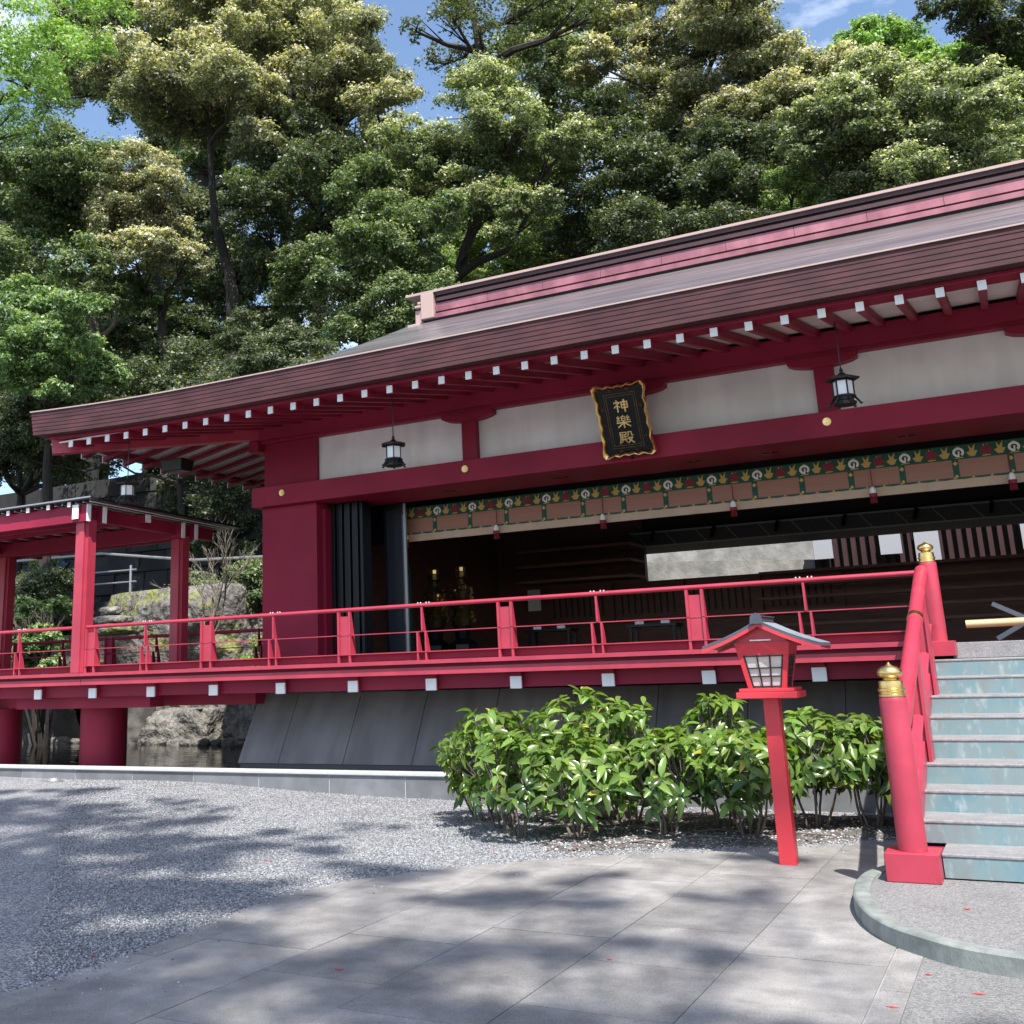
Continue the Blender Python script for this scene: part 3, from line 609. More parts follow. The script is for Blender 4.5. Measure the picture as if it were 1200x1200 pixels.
for c in (-6.395, -3.995, -1.71, .6, 2.9, 5.2):
    add('strut', MB().box(c-.109, c+.109, 13.06, 13.2, 4.283, 4.86), 'red_shaded', ha)
    cx = c; P = [(cx-.39, 4.974), (cx-.39, 4.915)]+[(cx-.39+.39*2*t/12, 4.915-.065*math.sin(math.pi*t/12)**.6) for t in range(1, 12)]+[(cx+.39, 4.915), (cx+.39, 4.974)]
    add('corbel', MB().prism(P, 'y', 13.0, 13.155), 'red_shaded', ha)
add('corbel', MB().box(-10.12, -9.94, 12.95, 13.4, 4.86, 5.015), 'red_shaded', ha)
st_ = None
for x in (-9.454, -6.397, -4.0, -1.717, .6):
    q = MB()
    for r, d in ((.052, .012), (.038, .02), (.018, .03)):
        bq = len(q.v); N = 20
        q.v += [(x+r*math.cos(6.2832*i/N), 12.899, 4.16+r*math.sin(6.2832*i/N)) for i in range(N)]+[(x+r*.9*math.cos(6.2832*i/N), 12.899-d, 4.16+r*.9*math.sin(6.2832*i/N)) for i in range(N)]
        q.f += [(bq+i, bq+(i+1) % N, bq+N+(i+1) % N, bq+N+i) for i in range(N)]; q.f.append(tuple(bq+N+i for i in range(N)))
    if x != -4.0: add('gilt_stud', q, 'gold', ha, smooth=True)
for x in (-7.0, -5.3, -3.5, -2.55, -1.0, .4):
    q = MB().lathe([(.035, 0), (.035, .012), (.02, .012), (.02, .004)], x, 13.5, 3.976, 14); q.lathe([(.035, 0), (.035, .012), (.02, .012), (.02, .004)], x+.11, 13.5, 3.976, 14); add('downlight', q, 'black', ha)
# rafters and soffit
SL = .19
def zr(d): return 4.82+d*SL
rf1 = None
for k in range(-26, 34):
    X = .056-.354*k if k >= 0 else .056-.354*k
    end = 13.02 if X > -9.95 else min(13.02, 10.9+(X+12.02)*1.02)
    if end < 11.0: continue
    q = MB().beam((X, 10.8, 4.82), (X, end, zr(end-10.8)), .072, .09)
    if X > -9.95:
        if rf1 is None: rf1 = add('rafter', q, 'red_shaded', ha); rc1 = add('white_end', MB().box(X-.038, X+.038, 10.785, 10.8, 4.774, 4.866), 'white', rf1); rX = X; continue
        o1 = inst(rf1, ha, ORG[rf1.name]+Vector((X-rX, 0, 0))); inst(rc1, o1, ORG[rc1.name]+Vector((X-rX, 0, 0)))
    else:
        lift = .035*max(0, (-9.9-X)/2.2)**2; q.v = [(a, b, c+lift) for a, b, c in q.v]
        o1 = add('rafter', q, 'red_shaded', ha); add('white_end', MB().box(X-.038, X+.038, 10.785, 10.8, 4.774+lift, 4.866+lift), 'white', o1)
for k in range(0, 30):
    Y = 11.05+.43*k; x1 = -9.95 if Y > 13 else max(-12.0, -12.02+(Y-10.9)/1.02+.05)
    x1 = min(x1, -9.95)
    if x1 < -11.9 or Y > 23.3: continue
    x1 = x1 if Y > 13 else x1
    xe = -9.95 if Y > 13.0 else -12.02+(Y-10.9)/1.02
    o1 = add('rafter', MB().beam((-12.08, Y, 4.83), (xe, Y, 4.83+(xe+12.08)*SL), .085, .055, (0, 0, 1)), 'red_shaded', ha); add('white_end', MB().box(-12.095, -12.081, Y-.046, Y+.046, 4.775, 4.884), 'white', o1)
add('hip_rafter', MB().beam((-12.06, 10.84, 4.86), (-9.9, 13.05, 5.17), .15, .24), 'red', ha, bevel=.006)
sf = MB()
def quad4(P, th=.02): sf.hexa([(a, b, c) for a, b, c in P]+[(a, b, c+th) for a, b, c in P])
quad4([(-9.9, 13.05, 5.31), (-12.0, 10.86, 4.9), (9, 10.86, 4.9), (9, 13.05, 5.31)])
quad4([(-9.91, 23.2, 5.31), (-12.12, 23.3, 4.9), (-12.12, 10.87, 4.9), (-9.91, 13.06, 5.31)])
add('soffit', sf, 'plaster', ha)
# swept eave: profile (inward distance, height) around the front and the left end
def lift(s): return .085*max(0., (s-0.0))**2.2
def sweep(name, prof, mt, x_end=9.0, y_end=23.4):
    front = np.concatenate([np.linspace(x_end, -8, 8), np.linspace(-8.4, -12.25, 12)]); side = np.concatenate([np.linspace(10.60, 13.5, 9), np.linspace(14, y_end, 8)])[1:]
    mb = MB(); rows = []
    def lf(x=None, y=None):
        s_ = max(0, (-9.0-x)/3.25) if x is not None else max(0, (13.8-y)/3.2)
        return .095*s_**2
    path = [('f', x) for x in front]+[('s', y) for y in side]
    for kind, p in path:
        row = []
        for d, z in prof:
            if kind == 'f':
                corner = abs(p+12.25) < 1e-6
                row.append(((-12.25+d) if corner else max(p, -12.25+d*0), 10.60+d, z+lf(x=p)))
            else: row.append((-12.25+d, max(p, 10.6+d), z+lf(y=p)))
        rows.append(row)
    n_ = len(prof)
    for row in rows: mb.v += row
    for i in range(len(rows)-1):
        for j in range(n_-1): mb.f.append((i*n_+j, (i+1)*n_+j, (i+1)*n_+j+1, i*n_+j+1))
        mb.f.append((i*n_+n_-1, (i+1)*n_+n_-1, (i+1)*n_, i*n_))
    mb.f.append(tuple(range(n_))); mb.f.append(tuple((len(rows)-1)*n_+j for j in range(n_))[::-1])
    return add(name, mb, mt, ha)
zt = 5.255
for i in range(6):                                       # stacked copper layers of the thick eave edge, each stepped in a little
    d = .005*i; z1 = zt-.004-.055*i; z0 = z1-.0535
    sweep('eave_layer', [(d, z0), (d, z1), (d+.35, z1), (d+.35, z0)], 'copper')
sweep('eave_lip', [(-.018, zt+.001), (-.018, zt+.017), (.2, zt+.03), (.2, zt+.001)], 'ridge_tan')
sweep('eave_board', [(.19, 4.885), (.19, 4.92), (.42, 4.92), (.42, 4.885)], 'red_shaded')
sweep('eave_board', [(.165, 4.874), (.165, 4.884), (.4, 4.884), (.4, 4.874)], 'red_shaded')
# roof surface
def roof_z(X, Y):
    tf = (Y-10.62)/6.2; tb = (23.4-Y)/6.2; tl = (X+12.23)/3.0
    t = np.clip(np.minimum(np.minimum(tf, tb), tl), 0, 1); z = zt+.02+2.56*(t-.105*np.sin(np.pi*t))
    cs = np.clip((-9.0-X)/3.25, 0, 1)*np.clip(1-np.minimum(tf, tb)*2.4, 0, 1)
    cf = np.clip((13.8-Y)/3.2, 0, 1)*np.clip(1-tl*2.4, 0, 1)
    return z+.095*np.maximum(cs**2*np.clip(1-t*3, 0, 1), cf**2*np.clip(1-t*3, 0, 1))
X_ = np.concatenate([np.linspace(-12.23, -9.23, 40), np.linspace(-9.0, 9, 60)]); Y_ = np.concatenate([np.linspace(10.62, 16.82, 44), np.linspace(17.1, 23.4, 20)])
Xg, Yg = np.meshgrid(X_, Y_); Zg = roof_z(Xg, Yg); V = np.stack([Xg, Yg, Zg], -1).reshape(-1, 3); nx, ny = len(X_), len(Y_)
i_, j_ = np.meshgrid(np.arange(nx-1), np.arange(ny-1)); a_ = (j_*nx+i_).ravel(); F = np.stack([a_, a_+1, a_+nx+1, a_+nx], 1)
V = V-np.array(ORG[ha.name]); me = np_mesh('roof_surface', V, F, 'roof'); me.polygons.foreach_set('use_smooth', [True]*len(me.polygons)); link_np('roof_surface', me, ha)
# ridge: stepped courses of copper with a pale cap and an end block
RX0, RX1, RYc = -8.70, 9.0, 17.0
def course(nm, z0, z1, hw, mt, x0=RX0): add(nm, MB().box(x0, RX1, RYc-hw, RYc+hw, z0, z1), mt, ha)
course('ridge_foot', 7.66, 7.765, .37, 'dark'); course('ridge_course', 7.766, 7.85, .42, 'ridge'); course('ridge_groove', 7.851, 7.90, .34, 'dark')
course('ridge_groove', 8.06, 8.085, .33, 'dark', RX0+.02)
xx_ = RX0
while xx_ < RX1: add('ridge_plate', MB().box(xx_, min(xx_+1.06, RX1)-.006, RYc-.37, RYc+.37, 7.901, 8.059), 'ridge', ha); xx_ += 1.06
course('ridge_band', 8.086, 8.15, .40, 'ridge_dk', RX0+.03); course('ridge_band', 8.151, 8.20, .34, 'dark', RX0+.03); course('ridge_band', 8.201, 8.265, .40, 'ridge_dk', RX0+.02)
add('ridge_cap', MB().box(-9.30, RX1, RYc-.43, RYc+.43, 8.266, 8.31), 'ridge_tan', ha)
e = MB(); e.box(-8.98, -8.72, RYc-.44, RYc+.44, 7.78, 8.264); e.box(-9.12, -8.985, RYc-.40, RYc+.40, 7.72, 7.98); e.box(-9.10, -8.985, RYc-.46, RYc+.46, 8.01, 8.06); e.box(-9.06, -8.985, RYc-.42, RYc+.42, 8.09, 8.14); e.box(-9.24, -8.99, RYc-.5, RYc+.5, 7.62, 7.70); e.box(-9.2, -8.99, RYc-.46, RYc+.46, 7.545, 7.615)
add('ridge_end_block', e, 'ridge_tan', ha, bevel=.01)
# walls, floor and ceiling of the dark interior
FZ = 1.652
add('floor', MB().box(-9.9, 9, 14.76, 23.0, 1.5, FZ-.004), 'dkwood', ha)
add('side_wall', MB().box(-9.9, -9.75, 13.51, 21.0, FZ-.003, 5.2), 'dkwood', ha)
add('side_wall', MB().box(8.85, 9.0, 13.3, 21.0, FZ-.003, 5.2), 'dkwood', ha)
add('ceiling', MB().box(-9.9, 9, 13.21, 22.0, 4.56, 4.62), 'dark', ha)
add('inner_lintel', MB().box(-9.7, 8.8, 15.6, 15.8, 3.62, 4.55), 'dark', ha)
WZ0, WZ1, WX0, WX1 = 3.08, 3.62, -6.52, 1.6
bwv = MB(); 
add('back_wall', MB().box(-9.9, WX0, 21.001, 21.15, FZ-.003, 4.559), 'dkwood', ha); add('back_wall', MB().box(WX1, 8.84, 21.0, 21.15, FZ-.003, 4.559), 'dkwood', ha)
add('back_wall', MB().box(WX0+.002, WX1-.002, 21.0, 21.15, FZ-.003, WZ0), 'dkwood', ha); add('back_wall', MB().box(WX0+.002, WX1-.002, 21.0, 21.15, WZ1+.28, 4.559), 'dark', ha)
add('window_head', MB().hexa([(WX0, 20.2, WZ1+.05), (WX1, 20.2, WZ1+.05), (WX1, 21.14, WZ1), (WX0, 21.14, WZ1), (WX0, 20.2, WZ1+.33), (WX1, 20.2, WZ1+.33), (WX1, 21.14, WZ1+.28), (WX0, 21.14, WZ1+.28)]), 'slate_dk', ha)
add('light_track', MB().box(WX0, WX1, 20.17, 20.199, WZ1+.30, WZ1+.33), 'led', ha); add('light_track', MB().box(WX0, WX1, 20.17, 20.199, WZ1+.045, WZ1+.065), 'led', ha)
for k in range(14): add('track_rib', MB().beam((WX0+.3+k*.58, 20.19, WZ1+.07), (WX0+.12+k*.58, 20.19, WZ1+.29), .012, .012, (0, 1, 0)), 'led', ha)
for k in range(7): add('spotlight', MB().tube([(WX0+.5+k*1.15, 20.1, WZ1+.30), (WX0+.46+k*1.15, 20.0, WZ1+.12)], .035, 10), 'black', ha)
for X0, X1 in ((-8.6, -7.2), (-7.15, -5.75), (-5.7, -4.3), (-4.25, -2.85)):
    p = add('wall_board', MB().box(X0, X1, 20.9, 20.99, 2.3, 3.04), 'dkwood', ha)
    for k in range(9): add('slot', MB().box(X0+.12+k*.13, X0+.16+k*.13, 20.885, 20.899, 2.45, 2.9), 'dark', p)
for k in range(5): add('ledge', MB().box(-4.2, 1.5, 20.3-.25*k, 20.5-.25*k, 3.0-.24*k, 3.05-.24*k), 'dkwood', ha)
for k in range(3): add('ledge', MB().box(-8.2, -6.0, 18.5, 19.3, 3.0+.28*k, 3.05+.28*k), 'dkwood', ha)
add('back_panel', MB().box(.9, 2.4, 18.0, 18.1, 2.6, 3.9), 'dkwood', ha)

# folding black doors and a glass leaf beside the corner pillar
fd = thing('folding_door', 'black folding door leaves stacked against the corner pillar', 'door', (-8.8, 13.45, FZ))
for k in range(8):
    x = -8.88+.068*k+.0; add('leaf', MB().box(x, x+.05, 13.35+(k % 2)*.03, 13.62, FZ, 3.975), 'blackwood', fd, bevel=.004)
gd = thing('glass_door', 'dark glass door leaf standing open next to the folding doors', 'door', (-8.3, 13.9, FZ))
for a, b, c, d in ((-8.33, -8.29, FZ, 3.97), (-7.99, -7.95, FZ, 3.97)): add('stile', MB().box(a, b, 13.95, 13.99, c, d), 'steel' if a > -8.1 else 'blackwood', gd)
add('head_rail', MB().box(-8.289, -7.991, 13.95, 13.99, 3.9, 3.969), 'blackwood', gd)
gm = MT['black'].copy(); gm.name = 'dark_glass'; gm.node_tree.nodes['Principled BSDF'].inputs['Roughness'].default_value = .05; gm.node_tree.nodes['Principled BSDF'].inputs['Base Color'].default_value = (.03, .035, .045, 1); MT['dkglass'] = gm
add('pane', MB().box(-8.289, -7.991, 13.965, 13.975, FZ+.02, 3.899), 'dkglass', gd)

# ================================================================ CURTAIN with crests, bamboo blind panels and tassels
CY = 14.2
cu = thing('valance', 'green brocade valance with crests above a row of bamboo blind panels', 'valance', (-4, CY, 3.42))
CX0, CX1 = -8.2, 5.6
add('brocade_band', MB().box(CX0, CX1, CY, CY+.03, 3.762, 3.935), 'green', cu)
add('lining', MB().box(CX0, CX1, CY+.01, CY+.028, 3.42, 3.527), 'tan', cu)
vx = [-3.46-.5895*k for k in range(-16, 9)]
vx = sorted([x for x in vx if CX0 < x < CX1])
ed = [CX0]+vx+[CX1]
for a, b in zip(ed, ed[1:]): add('blind_panel', MB().box(a+(.035 if a in vx else 0), b-(.035 if b in vx else 0), CY+.006, CY+.024, 3.528, 3.761), 'blind', cu)
def disc(cx, cz, r, y, n=10, sq=1): return [(cx+r*math.cos(6.2832*i/n+.3), cz+sq*r*math.sin(6.2832*i/n+.3)) for i in range(n)]
vs_ = vd_ = None
for x in vx:
    if vs_ is None:
        vs_ = add('green_strip', MB().box(x-.034, x+.034, CY, CY+.026, 3.535, 3.761), 'green', cu)
        d_ = MB(); 
        for cz, r in ((3.715, .028), (3.56, .022)): d_.prism([(x, cz-r), (x+r, cz), (x, cz+r), (x-r, cz)], 'y', CY-.006, CY-.0005)
        vd_ = add('gold_lozenge', d_, 'yellow', vs_); vX = x
    else: o1 = inst(vs_, cu, ORG[vs_.name]+Vector((x-vX, 0, 0))); inst(vd_, o1, ORG[vd_.name]+Vector((x-vX, 0, 0)))
sc_ = MB(); xx_ = CX0
while xx_ < CX1-.19: sc_.prism([(xx_+.19*t/6, 3.535-.012*math.sin(math.pi*t/6)) for t in range(7)]+[(xx_+.19, 3.548), (xx_, 3.548)], 'y', CY-.002, CY+.004); xx_ += .1965
add('scalloped_trim', sc_, 'green', cu, kind='stuff')
gk = MB(); xx_ = CX0
while xx_ < CX1-.1: gk.prism([(xx_-.018, 3.536), (xx_, 3.526), (xx_+.018, 3.536), (xx_, 3.552)], 'y', CY-.008, CY-.003); xx_ += .1965
add('trim_knots', gk, 'yellow', cu, kind='stuff')
def leafshape(cx, cz, s_): return [[(cx-.012*s_, cz-.03*s_), (cx+.012*s_, cz-.03*s_), (cx+.03*s_, cz+.0), (cx+.012*s_, cz+.005), (cx+.02*s_, cz+.045*s_), (cx, cz+.015*s_), (cx-.018*s_, cz+.04*s_), (cx-.012*s_, cz+.005), (cx-.032*s_, cz-.006*s_)]]
src = {}
k = 0; xx_ = vx[0]-.5895+.05
while xx_ < CX1-.1:
    if xx_ > CX0+.05:
        kind = ('white', 'leaf', 'redc', 'leaf')[k % 4]
        if kind not in src:
            m1 = MB(); cz = 3.845
            if kind == 'white':
                N = 14; ring = [(xx_+.064*math.cos(6.0*i/N-.9), cz+.058*math.sin(6.0*i/N-.9)) for i in range(N)]; inn = [(xx_+.036*math.cos(6.0*i/N-.9), cz+.031*math.sin(6.0*i/N-.9)) for i in range(N)]
                for i in range(N-1): m1.prism([ring[i], ring[i+1], inn[i+1], inn[i]], 'y', CY-.008, CY-.0005)
                m1.prism([(xx_-.008, cz-.055), (xx_+.008, cz-.055), (xx_+.014, cz+.01), (xx_-.004, cz+.012)], 'y', CY-.010, CY-.0005)
                o1 = add('white_crest', m1, 'silk', cu); m2 = MB().prism([(xx_-.022, cz+.052), (xx_+.022, cz+.052), (xx_+.014, cz+.075), (xx_, cz+.062), (xx_-.014, cz+.075)], 'y', CY-.006, CY-.0005).prism([(xx_-.05, cz-.072), (xx_+.05, cz-.068), (xx_+.04, cz-.056), (xx_-.04, cz-.062)], 'y', CY-.006, CY-.0005); c1 = add('gold_sprig', m2, 'yellow', o1)
            elif kind == 'redc':
                m1.prism([(xx_+(.062+.011*math.cos(5*a))*math.cos(a), cz+(.055+.009*math.cos(5*a))*math.sin(a)) for a in [6.2832*i/20 for i in range(20)]], 'y', CY-.008, CY-.0005)
                o1 = add('red_crest', m1, 'crimson', cu); m2 = MB().prism([(xx_-.03, cz+.05), (xx_-.008, cz+.05), (xx_-.02, cz+.075)], 'y', CY-.006, CY-.0005).prism([(xx_+.008, cz+.05), (xx_+.03, cz+.05), (xx_+.02, cz+.075)], 'y', CY-.006, CY-.0005).prism([(xx_-.05, cz-.072), (xx_+.05, cz-.068), (xx_+.03, cz-.055), (xx_-.03, cz-.058)], 'y', CY-.006, CY-.0005); c1 = add('gold_sprig', m2, 'yellow', o1)
            else:
                for P in leafshape(xx_, cz, 2.0): m1.prism(P, 'y', CY-.006, CY-.0005)
                o1 = add('gold_leaf_crest', m1, 'yellow', cu); c1 = None
            src[kind] = (o1, c1, xx_)
        else:
            o0, c0, x0 = src[kind]; o1 = inst(o0, cu, ORG[o0.name]+Vector((xx_-x0, 0, 0)))
            if c0: inst(c0, o1, ORG[c0.name]+Vector((xx_-x0, 0, 0)))
    k += 1; xx_ += .5895/4
names = ['leftmost crimson tassel with white cap, beside the glass door', 'second crimson tassel from the glass door', 'crimson tassel left below the name plaque', 'crimson tassel just right below the name plaque', 'crimson tassel straight below the right hanging lantern', 'crimson tassel at the right edge above the pale wooden stand']
for x, lb in zip((-8.06, -6.552, -4.933, -3.152, -1.456, .056), names):
    t = thing('tassel', lb, 'tassel', (x, CY-.06, 3.36), group='tassels hanging from the valance')
    add('cap', MB().lathe([(.03, .135), (.038, .12), (.04, .10), (.028, .16), (.01, .175)][::1], x, CY-.06, 3.36, 12).lathe([(.036, .09), (.036, .135)], x, CY-.06, 3.36, 12), 'silk', t)
    add('band', MB().lathe([(.042, .045), (.046, .089)], x, CY-.06, 3.36, 12), 'crimson', t)
    fr = MB()
    for i in range(12): a = 6.2832*i/12; fr.tube([(x+.03*math.cos(a), CY-.06+.03*math.sin(a), 3.40), (x+.038*math.cos(a), CY-.06+.038*math.sin(a), 3.33)], .006, 4)
    add('fringe', fr, 'crimson', t); add('cord', MB().tube([(x, CY-.03, 3.53), (x, CY-.03, 3.75)], .006, 6), 'crimson', t)
# ================================================================ NAME PLAQUE
pq = thing('name_plaque', 'black plaque with gilt scalloped frame and three gold characters hung under the eaves', 'sign', (-4.03, 12.75, 4.02))
# plaque plane: lower edge at y 12.82, upper edge leaning out to y 12.42
PB, PT = Vector((-4.045, 12.83, 4.03)), Vector((-4.085, 12.50, 4.90))
pu = Vector((1, 0, 0)); pvv = (PT-PB).normalized(); pvv = Vector((0, pvv.y, pvv.z)).normalized(); pn = pu.cross(pvv)
PH = (PT-PB).length; PW = .70
def PL(u, v, d): q = PB+pu*u+pvv*v+pn*d; return (q.x, q.y, q.z)
def slab(poly, d0, d1, mb=None):
    mb = mb or MB(); b = len(mb.v); n_ = len(poly); mb.v += [PL(u, v, d0) for u, v in poly]+[PL(u, v, d1) for u, v in poly]
    mb.f.append(tuple(b+i for i in range(n_))); mb.f.append(tuple(b+n_+i for i in range(n_))[::-1])
    for i in range(n_): j = (i+1) % n_; mb.f.append((b+i, b+n_+i, b+n_+j, b+j))
    return mb
def scal(hw, z0, z1, amp, nseg=60):                     # wavy rectangular outline, pointed corners
    P = []
    def side(a, b, nrm, L_):
        for i in range(nseg):
            t = i/nseg; w_ = amp*(math.sin(math.pi*t*2*2.5)**2*.6-.9*math.exp(-((t-.5)/.1)**2)*.3)+amp*1.1*(max(0, 1-t*9)+max(0, 1-(1-t)*9)); P.append((a[0]+(b[0]-a[0])*t+nrm[0]*w_, a[1]+(b[1]-a[1])*t+nrm[1]*w_))
    side((-hw, z0), (hw, z0), (0, -1), 1); side((hw, z0), (hw, z1), (1, 0), 1); side((hw, z1), (-hw, z1), (0, 1), 1); side((-hw, z1), (-hw, z0), (-1, 0), 1); return P
outer = scal(.315, .03, PH-.02, .03); inner = [(u*.86, PH/2+(v-PH/2)*.90) for u, v in outer]
fm = MB(); n_ = len(outer)
ringp = [(outer, 0.0), (outer, .05), ([(u*.97, PH/2+(v-PH/2)*.98) for u, v in outer], .07), ([(u*.93, PH/2+(v-PH/2)*.95) for u, v in outer], .065), (inner, .03), (inner, 0.0)]
for P, d in ringp: fm.v += [PL(u, v, d) for u, v in P]
for k in range(len(ringp)-1):
    for i in range(n_): j = (i+1) % n_; fm.f.append((k*n_+i, k*n_+j, (k+1)*n_+j, (k+1)*n_+i))
add('gilt_frame', fm, 'gold', pq, smooth=True)
add('board', slab([(u*.98, PH/2+(v-PH/2)*.98) for u, v in inner], .0, .02), 'blackwood', pq)
for hw, a, b in ((.205, .12, PH-.12), (.178, .15, PH-.15)):
    bm_ = MB()
    for P in ([(-hw, a), (hw, a), (hw, a+.008), (-hw, a+.008)], [(-hw, b-.008), (hw, b-.008), (hw, b), (-hw, b)], [(-hw, a+.0085), (-hw+.008, a+.0085), (-hw+.008, b-.0085), (-hw, b-.0085)], [(hw-.008, a+.0085), (hw, a+.0085), (hw, b-.0085), (hw-.008, b-.0085)]): slab(P, .0205, .028, bm_)
    add('border_line', bm_, 'gold_dk', pq)
sc2 = MB()
for u, v, s_ in ((-.11, PH-.085, 1), (.11, PH-.085, -1), (-.245, .62, 1), (-.245, .42, -1), (-.245, .24, 1), (.245, .62, -1), (.245, .42, 1), (.245, .24, -1), (-.1, .075, 1), (.1, .075, -1)):
    for i in range(7):
        a0, a1 = i*.8, (i+1)*.8; r0, r1 = .026-.0028*i, .026-.0028*(i+1)
        slab([(u+s_*r0*math.cos(a0), v+r0*math.sin(a0)), (u+s_*r1*math.cos(a1), v+r1*math.sin(a1)), (u+s_*(r1-.007)*math.cos(a1), v+(r1-.007)*math.sin(a1)), (u+s_*(r0-.007)*math.cos(a0), v+(r0-.007)*math.sin(a0))], .0205, .03, sc2)
add('scrollwork', sc2, 'gold_dk', pq)
# the characters, stroke by stroke in a unit box: (x0, y0, x1, y1, width)
G = {'kami': [(.22, .95, .28, .86, .07), (.06, .78, .44, .78, .075), (.42, .77, .05, .40, .07), (.26, .62, .26, .02, .08), (.28, .52, .42, .40, .06), (.56, .80, .94, .80, .07), (.56, .80, .56, .32, .07), (.94, .80, .94, .32, .07), (.56, .57, .94, .57, .06), (.56, .33, .94, .33, .07), (.75, .98, .75, .0, .09)],
     'raku': [(.50, .99, .45, .92, .06), (.38, .90, .62, .90, .05), (.38, .90, .38, .58, .05), (.62, .90, .62, .58, .05), (.38, .75, .62, .75, .045), (.38, .59, .62, .59, .05), (.18, .96, .08, .82, .05), (.08, .82, .24, .78, .05), (.26, .84, .06, .60, .05), (.06, .60, .28, .62, .05), (.82, .96, .72, .82, .05), (.72, .82, .90, .78, .05), (.90, .86, .72, .60, .05), (.72, .60, .94, .62, .05), (.04, .44, .96, .44, .075), (.50, .55, .50, .0, .08), (.47, .42, .10, .08, .075), (.53, .42, .92, .08, .08)],
     'den': [(.08, .92, .50, .92, .06), (.50, .92, .50, .74, .06), (.10, .74, .50, .74, .06), (.10, .92, .10, .40, .06), (.10, .40, .02, .05, .06), (.22, .68, .22, .36, .05), (.40, .68, .40, .36, .05), (.14, .56, .50, .56, .05), (.10, .36, .54, .36, .06), (.24, .30, .14, .12, .05), (.38, .30, .50, .12, .05), (.64, .92, .64, .66, .06), (.64, .66, .56, .56, .05), (.64, .92, .86, .92, .06), (.86, .92, .86, .66, .06), (.86, .62, .97, .64, .06), (.60, .46, .92, .46, .06), (.90, .44, .58, .04, .07), (.64, .38, .97, .02, .08)]}
for nm, v0 in (('kami', .575), ('raku', .375), ('den', .175)):
    g = MB(); W_, H_ = .19, .155
    for x0, y0, x1, y1, w_ in G[nm]:
        a = Vector((x0*W_-W_/2, v0+y0*H_)); b = Vector((x1*W_-W_/2, v0+y1*H_)); d = (b-a).normalized(); nn = Vector((-d.y, d.x))*w_*W_*.62; e0 = d*.004
        slab([tuple(a-e0+nn), tuple(a-e0-nn), tuple(b+e0-nn*.8), tuple(b+e0+nn*.8)], .0205, .034+.0003*len(g.f)/6, g)
    add('gold_character', g, 'gold', pq)
add('bracket', MB().box(-4.16, -3.93, 12.70, 12.899, 4.62, 4.66), 'black', pq)
add('bracket', MB().tube([(-4.05, 12.88, 4.02), (-4.05, 12.80, 4.03)], .015, 6), 'black', pq)

# ================================================================ HANGING BRONZE LANTERNS
def hang_lantern(x, y, ztop, label, zh):
    t = thing('hanging_lantern', label, 'lantern', (x, y, ztop-.36), group='hanging lanterns under the eaves')
    N = 6; z = ztop
    add('roof', MB().lathe([(.165, -.085), (.17, -.07), (.10, -.045), (.045, -.03), (.03, -.01), (.012, 0)], x, y, z, N), 'black', t)
    add('hanger', MB().tube([(x, y, z-.005), (x, y, zh)], .007, 6).lathe([(.016, 0), (.02, .015), (.01, .04)], x, y, z, 8), 'black', t)
    fr = MB()
    for i in range(N):
        a = 6.2832*i/N; a2 = 6.2832*(i+1)/N; fr.tube([(x+.098*math.cos(a), y+.098*math.sin(a), z-.09), (x+.098*math.cos(a), y+.098*math.sin(a), z-.25)], .008, 4)
        for zz in (-.095, -.25): fr.tube([(x+.098*math.cos(a), y+.098*math.sin(a), z+zz), (x+.098*math.cos(a2), y+.098*math.sin(a2), z+zz)], .008, 4)
    add('frame', fr, 'black', t)
    for i in range(N):
        a = 6.2832*i/N; a2 = 6.2832*(i+1)/N; r = .092
        add('pane', MB().hexa([(x+q*math.cos(b), y+q*math.sin(b), z+zz) for zz in (-.245, -.10) for q, b in ((r, a), (r, a2), (r-.004, a2), (r-.004, a))]), 'glassmilk', t)
    bs = MB().lathe([(.105, -.345), (.115, -.33), (.11, -.315), (.085, -.30), (.10, -.27), (.115, -.262), (.115, -.255)], x, y, z, 12)
    for i in range(N):
        a = 6.2832*i/N; bs.tube([(x+.10*math.cos(a), y+.10*math.sin(a), z-.27), (x+.135*math.cos(a), y+.135*math.sin(a), z-.32), (x+.15*math.cos(a), y+.15*math.sin(a), z-.345), (x+.165*math.cos(a), y+.165*math.sin(a), z-.335)], .012, 5)
    add('base', bs, 'black', t)
hang_lantern(-6.58, 11.3, 4.33, 'bronze lantern hanging in front of the first plaster panel, left of the plaque', 4.86)
hang_lantern(-1.31, 11.3, 4.325, 'bronze lantern hanging in front of the strut right of the plaque', 4.86)
hang_lantern(-11.0, 11.3, 4.33, 'bronze lantern hanging at the left eave end above the low pavilion', 4.87)
single('soffit_speaker', MB().hexa([(-11.25, 12.3, 4.60), (-10.9, 12.3, 4.60), (-10.9, 12.55, 4.60), (-11.25, 12.55, 4.60), (-11.28, 12.27, 4.78), (-10.87, 12.27, 4.78), (-10.87, 12.58, 4.78), (-11.28, 12.58, 4.78)]), 'black', 'small black floodlight box under the left eaves', 'floodlight', bevel=.01)

